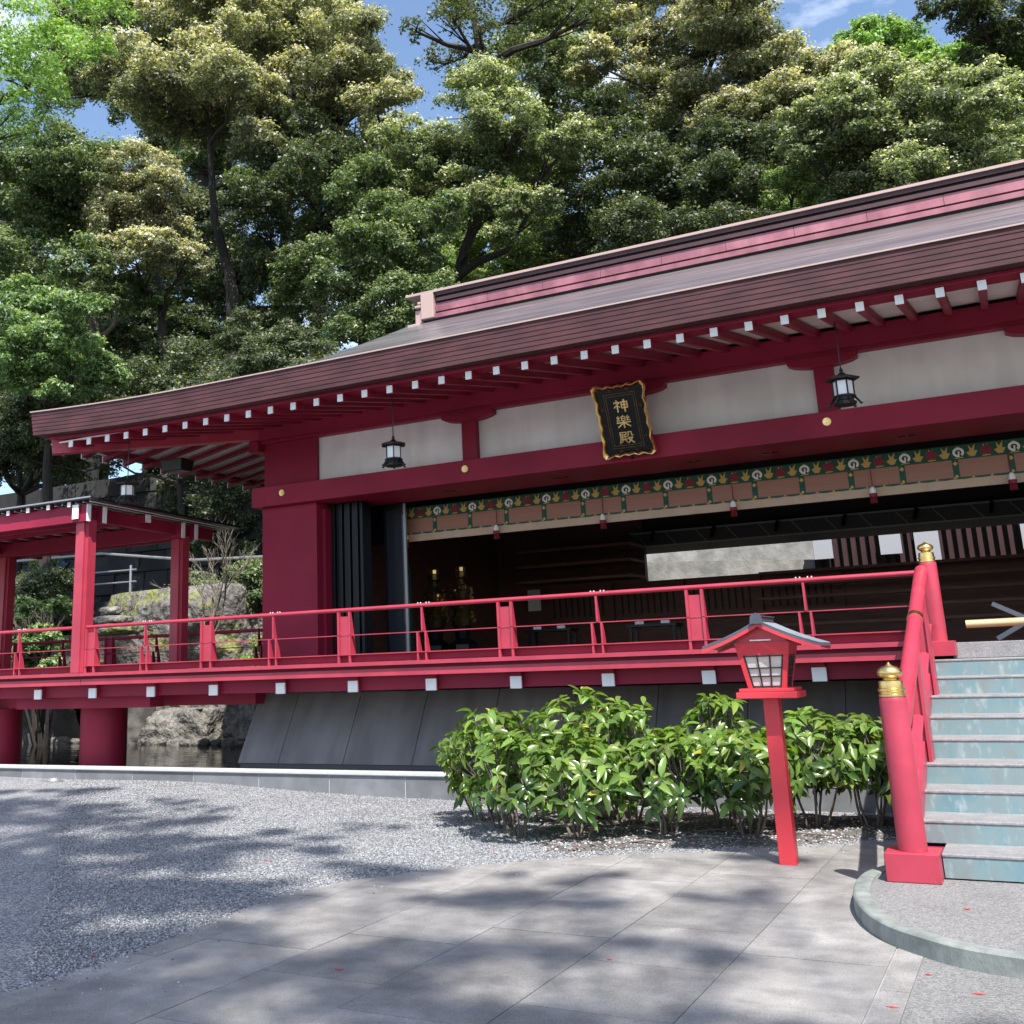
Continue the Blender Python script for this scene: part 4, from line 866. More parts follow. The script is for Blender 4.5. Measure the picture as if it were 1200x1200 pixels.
# ================================================================ RED POST LANTERN
lx, ly = -1.855, 8.97
pl = thing('post_lantern', 'red wooden lantern with little blue grey roof on a square post beside the stairs', 'lantern', (lx, ly, 0))
add('post', MB().hexa([(lx-.062, ly-.062, .015), (lx+.062, ly-.062, .015), (lx+.062, ly+.062, .015), (lx-.062, ly+.062, .015), (lx-.058, ly-.058, 1.235), (lx+.058, ly-.058, 1.235), (lx+.058, ly+.058, 1.235), (lx-.058, ly+.058, 1.235)]), 'red_bright', pl, bevel=.006)
add('shelf', MB().box(lx-.228, lx+.228, ly-.20, ly+.20, 1.237, 1.285), 'red_bright', pl, bevel=.005); add('shelf_rim', MB().box(lx-.205, lx+.205, ly-.18, ly+.18, 1.286, 1.312), 'red_bright', pl, bevel=.004)
# box: four corner posts splaying out upwards
b0, b1, z0, z1 = .145, .198, 1.312, 1.60; dz_ = z1-z0
def hwx(z): return b0+(b1-b0)*(z-z0)/dz_
def bar(sx0, sy0, sx1, sy1): pass
for sx in (-1, 1):
    for sy in (-1, 1):
        cp = MB()
        def c4(z): 
            h = hwx(z); k_ = h*.86; x0, x1 = sorted((lx+sx*h, lx+sx*(h-.036))); y0, y1 = sorted((ly+sy*k_, ly+sy*(k_-.036))); return [(x0, y0, z), (x1, y0, z), (x1, y1, z), (x0, y1, z)]
        cp.hexa(c4(z0)+c4(z1)); add('corner_post', cp, 'red_bright', pl)
def ring(za, zb, t_, mt, nm):
    q = MB()
    for zz0, zz1 in ((za, zb),):
        h0, h1 = hwx(zz0)+.0008, hwx(zz1)+.0008; k0, k1 = h0*.86, h1*.86
        q.hexa([(lx-h0, ly-k0, zz0), (lx+h0, ly-k0, zz0), (lx+h0, ly-k0+t_, zz0), (lx-h0, ly-k0+t_, zz0), (lx-h1, ly-k1, zz1), (lx+h1, ly-k1, zz1), (lx+h1, ly-k1+t_, zz1), (lx-h1, ly-k1+t_, zz1)])
        q.hexa([(lx-h0, ly+k0-t_, zz0), (lx+h0, ly+k0-t_, zz0), (lx+h0, ly+k0, zz0), (lx-h0, ly+k0, zz0), (lx-h1, ly+k1-t_, zz1), (lx+h1, ly+k1-t_, zz1), (lx+h1, ly+k1, zz1), (lx-h1, ly+k1, zz1)])
        for s_ in (-1, 1): q.hexa([(lx+s_*h0-(t_ if s_ > 0 else 0), ly-k0+t_, zz0), (lx+s_*h0+(t_ if s_ < 0 else 0), ly-k0+t_, zz0), (lx+s_*h0+(t_ if s_ < 0 else 0), ly+k0-t_, zz0), (lx+s_*h0-(t_ if s_ > 0 else 0), ly+k0-t_, zz0), (lx+s_*h1-(t_ if s_ > 0 else 0), ly-k1+t_, zz1), (lx+s_*h1+(t_ if s_ < 0 else 0), ly-k1+t_, zz1), (lx+s_*h1+(t_ if s_ < 0 else 0), ly+k1-t_, zz1), (lx+s_*h1-(t_ if s_ > 0 else 0), ly+k1-t_, zz1)])
    add(nm, q, mt, pl)
ring(1.565, 1.66, .03, 'red_bright', 'head_frame')
# lattice: front/back and sides
zl0, zl1 = 1.318, 1.563
def face_pt(side, u, z, d):                             # u -1..1 across, d outward offset
    h = hwx(z)-.036; k_ = hwx(z)*.86-.036; hh = hwx(z); kk = hwx(z)*.86
    if side == 'F': return (lx+u*h, ly-kk+.014-d, z)
    if side == 'B': return (lx+u*h, ly+kk-.014+d, z)
    if side == 'R': return (lx+hh-.014+d, ly+u*k_, z)
    return (lx-hh+.014-d, ly+u*k_, z)
def fbar(side, u0, za, u1, zb, t_):
    a, b = face_pt(side, u0, za, .004), face_pt(side, u1, zb, .004); return a, b
for side in 'FBRL':
    pn_ = MB(); P = [face_pt(side, -1, zl0, -.006), face_pt(side, 1, zl0, -.006), face_pt(side, 1, zl1, -.006), face_pt(side, -1, zl1, -.006)]; Q = [face_pt(side, -1, zl0, -.002), face_pt(side, 1, zl0, -.002), face_pt(side, 1, zl1, -.002), face_pt(side, -1, zl1, -.002)]
    pn_.hexa(P+Q); add('paper_pane', pn_, 'lampaper', pl)
    lt = MB(); up = (0, -1, 0) if side in 'FB' else (1, 0, 0)
    for u in (-1, -.33, .33, 1): a, b = fbar(side, u*.96, zl0, u*.96, zl1, 0); lt.beam(a, b, .014 if abs(u) > .9 else .010, .012, up)
    for f_ in (.03, .34, .60, .97): zz = zl0+(zl1-zl0)*f_; a, b = fbar(side, -.96, zz, .96, zz, 0); lt.beam(a, b, .010, .0115, up)
    add('lattice', lt, 'black', pl)
# gable and curved roof, ridge running front to back
add('gable', MB().prism([(lx-.196, 1.661), (lx+.196, 1.661), (lx+.17, 1.715), (lx, 1.80), (lx-.17, 1.715)], 'y', ly-.165, ly+.165), 'red_bright', pl)
def rcurve(u): a = abs(u); return 1.835-.50*a*.36-.06*(1-math.exp(-a*7))+.10*max(0, a-.62)**1.5-.0
RP = [(-1+2*i/16) for i in range(17)]
def RZ(u): a = abs(u); return 1.825-.245*a+.055*a*a
top = [(lx+u*.45, RZ(u)) for u in RP]; bot = [(x, z-.018) for x, z in top]
add('roof', MB().prism(top+bot[::-1], 'y', ly-.24, ly+.24), 'tile', pl)
bb = MB()
for y0, y1 in ((ly-.255, ly-.2405), (ly+.2405, ly+.255)):
    bb.prism([(x, z-.019) for x, z in top]+[(x, z-.045) for x, z in top[::-1]], 'y', y0, y1)
add('bargeboard', bb, 'red_bright', pl)
rb_ = MB()
for i in range(7):
    y = ly-.225+.075*i
    for s_ in (-1, 1): rb_.tube([(lx+s_*u*.45, y, RZ(u)+.004) for u in (.08, .3, .5, .75, .99)], .007, 5)
add('batten', rb_, 'tile', pl)
add('ridge', MB().box(lx-.028, lx+.028, ly-.25, ly+.25, 1.815, 1.852).box(lx-.036, lx+.036, ly-.262, ly+.262, 1.853, 1.864), 'tile', pl, bevel=.004)
add('ridge_end', MB().prism([(lx-.05, 1.80), (lx+.05, 1.80), (lx+.042, 1.86), (lx, 1.885), (lx-.042, 1.86)], 'y', ly-.285, ly-.2625), 'tile', pl)
add('gable_strip', MB().box(lx-.085, lx+.075, ly-.1715, ly-.1655, 1.672, 1.682).box(lx-.085, lx+.075, ly-.185, ly-.1722, 1.672, 1.682), 'silk', pl)
blb = MB().lathe([(.001, 0), (.022, .012), (.03, .035), (.022, .058), (.001, .07)], lx+.02, ly, 1.41, 12)
bm_ = mat('lamp_glow', (1, .8, .6)); bb_ = bm_.node_tree.nodes['Principled BSDF']; bb_.inputs['Emission Color'].default_value = (1, .62, .34, 1); bb_.inputs['Emission Strength'].default_value = 6; MT['glow'] = bm_
add('bulb', blb, 'glow', pl, smooth=True)

# ================================================================ THINGS INSIDE THE HALL
for x, y, h, lb in ((-8.55, 15.9, 1.10, 'gilded ornamental stand with filigree, left of the pair inside the hall'), (-8.0, 15.8, 1.06, 'gilded ornamental stand with pale cap, right of the pair inside the hall')):
    t = thing('gilt_ornament', lb, 'ornament', (x, y, 2.2))
    add('base', MB().lathe([(.26, -.54), (.26, -.3), (.12, -.2), (.16, 0)], x, y, 2.2, 8), 'blackwood', t)
    add('body', MB().lathe([(.15, 0), (.19, .1), (.12, .2), (.20, .32), (.13, .44), (.17, .54), (.08, .66), (.06, .74), (.10, .77), (.10, .86)], x, y, 2.2, 10), 'gold_dk', t)
    lf_ = MB()
    for i in range(46):
        a = random.uniform(0, 6.28); zz = random.uniform(.05, .62); r = .19+.03*random.random()-.1*zz; c_ = Vector((x+r*math.cos(a), y+r*math.sin(a), 2.2+zz)); s_ = random.uniform(.014, .03)
        lf_.hexa([(c_.x+s_*p, c_.y+s_*q*.5, c_.z+s_*w_) for w_ in (-1, 1) for p, q in ((-1, -1), (1, -1), (1, 1), (-1, 1))])
    add('filigree', lf_, 'gold', t)
    add('cap', MB().lathe([(.07, .861), (.085, .87), (.085, .93), (.06, .95)], x, y, 2.2, 10), 'gold', t)
t = thing('banner_stand', 'narrow red and green streamer stand beside the gilded ornaments', 'banner', (-8.95, 15.6, 1.65))
add('streamer', MB().box(-8.98, -8.93, 15.6, 15.62, 2.0, 3.15), 'crimson', t); add('streamer', MB().box(-8.86, -8.82, 15.6, 15.62, 1.9, 3.2), 'green', t); add('pole', MB().tube([(-8.9, 15.65, 1.65), (-8.9, 15.65, 3.3)], .015, 6), 'black', t)
single('wall_notice', MB().box(-9.0, -8.72, 20.8, 20.82, 2.62, 3.05), 'paper', 'white notice sheet hanging on the dark brown wall inside the hall', 'notice')
for i, (x, y, lb) in enumerate(((-6.95, 17, 'low black table with two white cards, left one inside the hall'), (-5.2, 17, 'low black table with two white cards, right one inside the hall'))):
    t = thing('low_table', lb, 'table', (x, y, FZ)); add('table_top', MB().box(x-.4, x+.4, y-.2, y+.2, FZ+.42, FZ+.46), 'blackwood', t)
    for sx in (-.35, .35):
        for sy in (-.15, .15): add('leg', MB().box(x+sx-.02, x+sx+.02, y+sy-.02, y+sy+.02, FZ, FZ+.419), 'blackwood', t)
    for j, sx in enumerate((-.22, .2)): single('name_card', MB().box(x+sx-.07, x+sx+.07, y-.1, y-.09, FZ+.462, FZ+.51), 'paper', ['white card on the left end of the %s black table', 'white card on the right end of the %s black table'][j] % ['left', 'right'][i], 'card')
# the hall with all that hangs on it and stands in it is enlarged about the camera, raising its eave shadow on the pavilion post
K = 1.07
inside = ('shrine_hall', 'folding_door', 'glass_door', 'valance', 'tassel', 'name_plaque', 'hanging_lantern', 'soffit_speaker', 'gilt_ornament', 'banner_stand', 'wall_notice', 'low_table', 'name_card')
for o in list(COL.objects):
    if o.parent is None and o.name.split('.')[0] in inside: o.location = Vector((o.location.x*K, o.location.y*K, o.location.z*K-.1085)); o.scale = (K, K, K)
# pale wooden rack at the top of the stairs
t = thing('wooden_rack', 'pale wooden bar on crossed legs at the top of the stairs', 'rack', (.2, 13, 1.655))
add('bar', MB().tube([(-.60, 13.0, 1.815), (1.4, 13.0, 1.835)], .042, 14), 'wood', t, smooth=True)
for x in (.03, 1.2): add('upright', MB().box(x-.03, x+.03, 12.97, 13.03, 1.656, 1.79), 'wood', t)
t = thing('trestle', 'grey crossed trestle standing in the doorway behind the pale rack', 'trestle', (.0, 14, 1.655))
for a, b in (((-.35, 14, 2.05), (.35, 14, 1.66)), ((.35, 14.04, 2.05), (-.35, 14.04, 1.66))): add('leg', MB().beam(a, b, .05, .05, (0, 1, 0)), 'led', t)

# ================================================================ BEHIND THE HALL (seen through the window strip)
single('sunlit_wall', MB().hexa([(-14, 27, .8), (-4.2, 27, .8), (-4.2, 27.3, .8), (-14, 27.3, .8), (-14, 27, 4.35), (-4.2, 27, 3.75), (-4.2, 27.3, 3.75), (-14, 27.3, 4.35)]), 'concrete', 'pale sunlit concrete wall seen through the window strip of the hall', 'wall')
rs = thing('stone_bank', 'rough grey stone bank rising behind the pale concrete wall', 'stone wall', (-8, 28.2, 1))
add('bank_core', MB().box(-14.2, -3.6, 28.4, 29, .8, 5.4), 'concrete', rs)
for k in range(14): add('coping_stone', MB().box(-14.2+.75*k, -13.47+.75*k, 28.3, 29.05, 5.401, 5.5), 'concrete', rs)
lf2 = thing('lattice_fence', 'dark red slatted fence with white notices behind the hall', 'fence', (0, 26.5, 1))
lb_ = None
for k in range(44):
    X = -4.1+.2*k; q = MB().box(X-.045, X+.045, 26.5, 26.55, 2.2, 4.6)
    if lb_ is None: lb_ = add('slat', q, 'ridge_dk', lf2); lX = X
    else: inst(lb_, lf2, ORG[lb_.name]+Vector((X-lX, 0, 0)))
add('backing', MB().box(-4.2, 4.8, 26.63, 26.66, 3.36, 4.6), 'dark', lf2)  # added dark sheet: stands for shade behind the slats, which are darkened too
for z in (3.2, 4.3): add('rail', MB().box(-4.2, 4.8, 26.56, 26.62, z, z+.12), 'ridge_dk', lf2)
add('plinth', MB().box(-4.2, 4.8, 26.45, 26.7, 1.0, 3.35), 'concrete', lf2)
for x, w_, h_ in ((-3.95, .42, .5), (-2.5, .45, .5), (-1.75, .5, .95), (.35, .5, .7), (1.25, .4, .5)):
    add('notice', MB().box(x-w_/2, x+w_/2, 26.40, 26.42, 3.95-h_/2+(.0), 3.95+h_/2), 'notice', lf2)

# ================================================================ RETAINING WALL, GUARD RAIL, PERSON
rw = thing('retaining_wall', 'tall dark stone retaining wall behind the pavilion', 'retaining wall', (-24, 25.2, 0))
zz = 1.0; row = 0
while zz < 7.4:
    h_ = .62; xw = -44+(row % 2)*.55
    while xw < -14.6:
        w_ = random.uniform(.9, 1.3); d_ = random.uniform(0, .07)
        add('wall_stone', MB().hexa([(xw+.012, 25.0-d_, zz+.012), (xw+w_-.012, 25.0-d_, zz+.012), (xw+w_-.012, 25.35, zz+.012), (xw+.012, 25.35, zz+.012), (xw+.03, 25.05-d_, zz+h_-.012), (xw+w_-.03, 25.05-d_, zz+h_-.012), (xw+w_-.03, 25.35, zz+h_-.012), (xw+.03, 25.35, zz+h_-.012)]), 'wallstone', rw); xw += w_
    zz += h_; row += 1
add('wall_core', MB().box(-44.5, -14.2, 25.1, 25.8, -.5, 7.35), 'wallstone', rw)
gr = thing('guard_rail', 'grey steel pipe guard rail in front of the dark retaining wall', 'guard rail', (-21, 22, 3))
add('top_pipe', MB().tube([(-29, 22, 5.05), (-22.3, 22, 4.95), (-19.0, 22, 4.52), (-16, 22, 4.4)], .04, 8), 'steel', gr, smooth=True)
add('mid_pipe', MB().tube([(-29, 22, 4.5), (-21, 22, 4.42)], .025, 8), 'steel', gr); add('mid_pipe', MB().tube([(-29, 22, 4.15), (-21, 22, 4.1)], .025, 8), 'steel', gr)
for x in (-28, -26, -24.6, -22.6, -21.2, -19.6): add('post', MB().tube([(x, 22, 2.0), (x, 22, 4.9 if x < -22 else 4.55)], .035, 8), 'steel', gr)
# walkway the person stands on
single('upper_path', MB().box(-32, -17.5, 22.1, 24.9, 2.6, 3.62), 'wallstone', 'dark raised path in front of the retaining wall', 'path', kind='structure')
pe = thing('person', 'person in blue shirt and grey trousers standing behind the guard rail', 'person', (-25.3, 23.2, 3.62))
def body_skin(parent):
    me = bpy.data.meshes.new('body'); bm = bmesh.new(); px_, py_, pz_ = 0, 0, 0
    J = {'pel': (0, 0, .95, .15), 'chest': (0, .0, 1.30, .165), 'neck': (0, 0, 1.46, .06), 'head': (0, -.02, 1.60, .10), 'top': (0, -.02, 1.68, .085),
         'hl': (-.10, 0, .88, .10), 'kl': (-.11, -.03, .50, .065), 'al': (-.11, .03, .09, .045), 'tl': (-.11, -.12, .04, .035), 'hr': (.10, 0, .88, .10), 'kr': (.11, -.03, .50, .065), 'ar': (.12, .03, .09, .045), 'tr': (.12, -.12, .04, .035),
         'sl': (-.19, 0, 1.40, .065), 'el': (-.27, .02, 1.13, .045), 'wl': (-.22, -.18, 1.02, .03), 'fl': (-.20, -.27, 1.0, .028), 'sr': (.19, 0, 1.40, .065), 'er': (.27, .02, 1.13, .045), 'wr': (.22, -.18, 1.02, .03), 'fr': (.20, -.27, 1.0, .028)}
    E_ = [('pel', 'chest'), ('chest', 'neck'), ('neck', 'head'), ('head', 'top'), ('pel', 'hl'), ('hl', 'kl'), ('kl', 'al'), ('al', 'tl'), ('pel', 'hr'), ('hr', 'kr'), ('kr', 'ar'), ('ar', 'tr'), ('chest', 'sl'), ('sl', 'el'), ('el', 'wl'), ('wl', 'fl'), ('chest', 'sr'), ('sr', 'er'), ('er', 'wr'), ('wr', 'fr')]
    vm = {k: bm.verts.new(v[:3]) for k, v in J.items()}
    for a, b in E_: bm.edges.new((vm[a], vm[b]))
    bm.to_mesh(me); bm.free(); keys = list(J)
    sk = me.skin_vertices.new(name='skin') if hasattr(me.skin_vertices, 'new') else None
    o = bpy.data.objects.new('body', me); COL.objects.link(o); md = o.modifiers.new('skin', 'SKIN')
    if me.skin_vertices:
        for i, k in enumerate(keys): me.skin_vertices[0].data[i].radius = (J[k][3], J[k][3]*.8); me.skin_vertices[0].data[i].use_root = (k == 'pel')
    o.modifiers.new('smooth', 'SUBSURF').levels = 1; o.parent = parent; ORG[o.name] = ORG[parent.name]
    me.materials.append(MT['skin']); return o
try: body_skin(pe)
except Exception as ex: print('skin failed', ex)
X0, Y0, Z0 = -25.3, 23.2, 3.62
add('shirt', MB().lathe([(.19, .92), (.20, 1.1), (.225, 1.28), (.21, 1.40), (.09, 1.47)], X0, Y0, Z0, 16), 'denim', pe, smooth=True)
for s_ in (-1, 1):
    add('trouser_leg', MB().tube([(X0+s_*.09, Y0, Z0+.96), (X0+s_*.11, Y0-.02, Z0+.5), (X0+s_*.115, Y0+.03, Z0+.08)], [.125, .09, .075], 12), 'greycloth', pe, smooth=True)
    add('sleeve', MB().tube([(X0+s_*.18, Y0, Z0+1.41), (X0+s_*.27, Y0+.02, Z0+1.14), (X0+s_*.24, Y0-.12, Z0+1.04)], [.085, .07, .06], 10), 'denim', pe, smooth=True)
add('hair', MB().lathe([(.10, 1.60), (.112, 1.66), (.09, 1.73), (.03, 1.765)], X0, Y0+.01, Z0, 12), 'hair', pe, smooth=True)
single('orange_bag', MB().hexa([(X0-.62, Y0-.2, Z0+.55), (X0-.25, Y0-.2, Z0+.55), (X0-.25, Y0, Z0+.55), (X0-.62, Y0, Z0+.55), (X0-.56, Y0-.18, Z0+.98), (X0-.3, Y0-.18, Z0+.98), (X0-.3, Y0-.02, Z0+.98), (X0-.56, Y0-.02, Z0+.98)]), 'orange', 'orange bag hanging beside the person in the blue shirt', 'bag', bevel=.03)
single('leaning_pole', MB().tube([(X0-.5, 22.5, 3.3), (X0+1.1, 22.6, 4.9)], .05, 8), 'black', 'dark pole leaning diagonally near the person in blue', 'pole')

# ================================================================ BOULDERS
def rock(name, c, s_, mt, label, seed=0, sub=5, amp=.3, flat=.0):
    bm = bmesh.new(); bmesh.ops.create_icosphere(bm, subdivisions=sub, radius=1)
    from mathutils import noise
    rr = random.Random(seed); off = Vector((rr.uniform(-50, 50), rr.uniform(-50, 50), rr.uniform(-50, 50)))
    for v in bm.verts:
        n0 = v.co.normalized(); p = n0*1.1+off; ck = math.exp(-(noise.noise(p*1.9+Vector((7, 3, 1)))/.045)**2)+.6*math.exp(-(noise.noise(p*3.7)/.05)**2); d = -ck*amp*.22+noise.noise(p)*amp*1.6+noise.noise(p*2.3)*amp*.7+abs(noise.noise(p*4.7))*amp*.4+noise.noise(p*11)*amp*.08
        q = n0*(1+d); q = Vector((max(-.8, min(.8, q.x)), max(-.8, min(.8, q.y)), max(-.85, min(.85-flat, q.z)))); v.co = Vector((q.x*s_[0], q.y*s_[1], q.z*s_[2]))
    me = bpy.data.meshes.new(name); bm.to_mesh(me); bm.free(); me.polygons.foreach_set('use_smooth', [True]*len(me.polygons)); me.materials.append(MT[mt])
    o = bpy.data.objects.new(name, me); COL.objects.link(o); o.location = c; return tag(o, label, 'rock')
rock('boulder', (-18.6, 21.2, 2.2), (2.9, 1.7, 1.75), 'mossy', 'huge pale mossy boulder beyond the veranda, left of the bare twiggy shrub', 3)
rock('boulder', (-15.9, 22.0, 1.9), (2.2, 1.3, 1.25), 'rock', 'pale cracked boulder behind the second pavilion post', 5)
rock('boulder', (-21.4, 20.0, 1.7), (2.2, 1.2, 1.1), 'mossy', 'yellow green mossy boulder at the far left behind the railing', 8)
rock('flat_stone', (-18.7, 18.9, 2.66), (.85, .6, .16), 'mossy', 'lowest and widest of the three flat stones stacked on the mossy boulder', 9, 3, .1)
rock('flat_stone', (-18.75, 18.9, 2.88), (.55, .45, .13), 'rock', 'middle one of the three flat stones stacked on the mossy boulder', 10, 3, .1)
rock('flat_stone', (-18.8, 18.9, 3.1), (.3, .25, .12), 'rock', 'smallest topmost stone of the stack on the mossy boulder', 11, 3, .12)
rock('boulder', (-16.1, 18.7, .25), (1.15, .8, .75), 'rock', 'low pale sunlit boulder at the water edge under the deck', 21)
rock('boulder', (-14.55, 18.75, .6), (.62, .6, .85), 'rock', 'upright pale boulder against the end of the sloping grey wall', 22)
rock('boulder', (-15.9, 19.6, 1.0), (1.5, .8, .6), 'rock', 'pale flat topped boulder highest under the deck', 23)
rock('boulder', (-17.9, 18.5, .3), (1.1, .7, .95), 'rockdk', 'dark shaded boulder under the deck beside the round column', 24)
rock('boulder', (-21.5, 18.8, .35), (1.9, .9, .9), 'rockdk', 'dark shaded boulder at the far left under the deck', 25)
rock('boulder', (-12.2, 19.0, 1.2), (2.4, 1.2, .95), 'rock', 'broad low grey boulder behind the rear railing near the big pillar', 27)
rock('boulder', (-10.6, 18.2, 1.0), (1.0, 1.0, 1.1), 'rockdk', 'dark boulder hidden in the shade behind the big pillar', 28)
for i in range(34):
    x = -21+10.5*i/34+random.uniform(-.15, .15); s_ = random.uniform(.1, .2)
    o = rock('shore_stone', (x, 18.0+.1*math.sin(i)-.1*(x+16), .2), (s_*1.3, s_, s_*.8), 'rock', 'small grey stone at the water line of the pond, '+('left of the big round column' if x < -16.9 else 'right of the big round column' if x < -14.0 else 'beside the sloping grey wall'), 100+i, 2, .15); o['group'] = 'stones along the pond shore'
# small things on the ground
single('ground_light', MB().lathe([(.10, 0), (.10, .02), (.085, .05), (.06, .058)], -12.7, 11.75, .13, 20).box(-12.95, -12.55, 11.70, 11.80, .125, .15), 'steel', 'small pale blue fixture on the gravel in front of the curb', 'ground light')
reds = [(-5.93, 7.85), (-5.35, 7.15), (-5.5, 6.95), (-4.97, 4.95), (-3.45, 5.2), (-2.2, 5.9), (-.68, 6.2), (-.45, 5.95), (-.55, 7.3), (-.78, 5.6), (-3.9, 9.0), (-4.3, 8.9)]
for i, (x, y) in enumerate(reds):
    q = MB(); a = random.uniform(0, 6.28); s_ = random.uniform(.014, .024); z = .0192 if x > -4.7 else float(gravel_h(np.float64(x), np.float64(y)))+.010
    if y > 6.9 and x > -1: z = .1125
    if y > 8.5: z = float(bed_h(np.float64(x), np.float64(y)))+.01 if x > -3.95 else float(gravel_h(np.float64(x), np.float64(y)))+.010
    P = [(x+s_*r*math.cos(a+t), y+s_*r*.6*math.sin(a+t)) for t, r in ((0, 1.3), (.7, .6), (1.4, .9), (2.4, .6), (3.1, 1.2), (4, .6), (4.8, .9), (5.6, .55))]; q.prism(P, 'z', z, z+.003)
    single('fallen_leaf', q, 'leafred', 'small fallen red leaf lying on the '+('gravel' if x < -4.7 else 'stone paving' if x < -.9 else 'ground by the stairs'), 'leaf', group='fallen leaves on gravel and paving')
sp = MB()
for i in range(620):
    t_ = random.random(); i0 = int(t_*(len(EDGE)-2)); f_ = random.random(); w_ = .06 if i % 3 else .4; x = EDGE[i0][0]*(1-f_)+EDGE[i0+1][0]*f_+abs(random.gauss(0, w_)); y = EDGE[i0][1]*(1-f_)+EDGE[i0+1][1]*f_-abs(random.gauss(0, w_*.5)); s_ = random.uniform(.003, .008)
    sp.lathe([(s_, 0), (s_*.8, s_*.7), (.001, s_)], x, y, .018, 5)
single('stray_grains', sp, 'pebble', 'dark grains of gravel scattered over the paving edge', 'gravel', kind='stuff')
# ================================================================ SHRUBS in the bed (every leaf an object sharing one mesh)
def leaf_mesh(name, L_, W_, droop, mt):
    V = [(0, 0, 0)]; F = []; n_ = 5
    prof = [(.12, .35), (.32, .85), (.55, 1.0), (.78, .72)]
    for t, w_ in prof:
        z = -droop*t*t*L_; V += [(t*L_, -w_*W_/2, z+.018*w_), (t*L_, 0, z), (t*L_, w_*W_/2, z+.018*w_)]
    V.append((L_, 0, -droop*L_)); F += [(0, 2, 1), (0, 3, 2)]
    for k in range(3):
        a = 1+3*k; F += [(a, a+1, a+4, a+3), (a+1, a+2, a+5, a+4)]
    a = 10; F += [(a, a+1, 13), (a+1, a+2, 13)]
    me = bpy.data.meshes.new(name); me.from_pydata(V, [], F); me.materials.append(MT[mt]); me.polygons.foreach_set('use_smooth', [True]*len(F)); return me
LM = [leaf_mesh('leaf', .145, .062, .18, 'aucuba'), leaf_mesh('leaf', .13, .056, .35, 'aucuba'), leaf_mesh('leaf', .165, .062, .55, 'aucuba'), leaf_mesh('leaf', .105, .048, .1, 'aucuba')]
LM += [leaf_mesh('leaf', .14, .06, .4, 'aucuba_d'), leaf_mesh('leaf', .155, .064, .7, 'aucuba_d')]
LY = leaf_mesh('leaf', .12, .05, .6, 'aucuba_y')
def shrub(x, y, top, rad, label, seed, ntip=74):
    rr = random.Random(seed); t = thing('leafy_shrub', label, 'shrub', (x, y, .02), group='glossy leaved shrubs in the planting bed')
    stems = MB(); tips = []; zb = top*.26
    nst = rr.randint(5, 7); base = []
    for s in range(nst):
        a = 6.283*s/nst+rr.uniform(-.4, .4); b0_ = Vector((x+.07*math.cos(a), y+.07*math.sin(a), .0)); m_ = Vector((x+rad*.38*math.cos(a)+rr.uniform(-.05, .05), y+rad*.38*math.sin(a), top*rr.uniform(.32, .45)))
        k_ = b0_.lerp(m_, .5)+Vector((rr.uniform(-.04, .04), rr.uniform(-.04, .04), 0)); stems.tube([b0_, k_, m_], [.014, .011, .009], 5); base.append(m_)
    for i in range(ntip):
        a = rr.uniform(0, 6.283); u = rr.uniform(-.6, 1); ph = math.asin(u); rr_ = rad*(.86+.2*rr.random()) if rr.random() < .75 else rad*rr.uniform(.3, .8)
        c_ = Vector((x+rr_*math.cos(ph)*math.cos(a), y+rr_*math.cos(ph)*math.sin(a), zb+(top-zb)*.42+(top-zb)*.56*math.sin(ph)*(.8+.25*rr.random())))
        b_ = min(base, key=lambda q: (q-c_).length); k_ = b_.lerp(c_, .55)+Vector((rr.uniform(-.04, .04), rr.uniform(-.04, .04), -.03)); stems.tube([b_, k_, c_], [.008, .006, .004], 4)
        od = Vector((math.cos(a)*math.cos(ph), math.sin(a)*math.cos(ph), .55+max(0, u))).normalized()
        tips.append((c_, od))
    add('stem', stems, 'twig', t)
    cnt = 0; extra = MB(); tips.sort(key=lambda q: -(q[0].z*1.0-(q[0].y-y)*.8)*1.0)
    for c_, od in tips:
        n_ = rr.randint(6, 8); a0 = rr.uniform(0, 6.28)
        q = od.to_track_quat('Z', 'Y')
        for j in range(n_):
            a = a0+j*2.4; el = rr.uniform(-.25, .55)+(.5 if j >= n_-2 else 0)
            d = q @ Vector((math.cos(a)*math.cos(el), math.sin(a)*math.cos(el), math.sin(el))); up = q @ Vector((0, 0, 1))
            d = (d+Vector((0, 0, -.12))).normalized(); sd_ = up.cross(d).normalized(); uu = d.cross(sd_).normalized()
            s_ = rr.uniform(.72, 1.15); M_ = Matrix(((d.x, sd_.x, uu.x), (d.y, sd_.y, uu.y), (d.z, sd_.z, uu.z))) @ Matrix.Rotation(rr.uniform(-.35, .35), 3, 'X')
            M4 = M_.to_4x4(); M4 = Matrix.Translation(c_-Vector((x, y, .02))-od*.03*(j % 3)) @ M4 @ Matrix.Scale(s_, 4); cnt += 1
            if cnt > 298:
                lm_ = LM[rr.randrange(4)]; b_ = len(extra.v); extra.v += [tuple(M4 @ v.co+Vector((x, y, .02))) for v in lm_.vertices]; extra.f += [tuple(b_+k_ for k_ in p.vertices) for p in lm_.polygons]; continue
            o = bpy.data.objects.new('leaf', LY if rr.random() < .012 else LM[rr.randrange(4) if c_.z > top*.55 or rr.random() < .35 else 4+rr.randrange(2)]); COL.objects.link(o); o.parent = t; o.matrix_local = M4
    if extra.v: add('inner_leaves', extra, 'aucuba', t, smooth=True, kind='stuff')
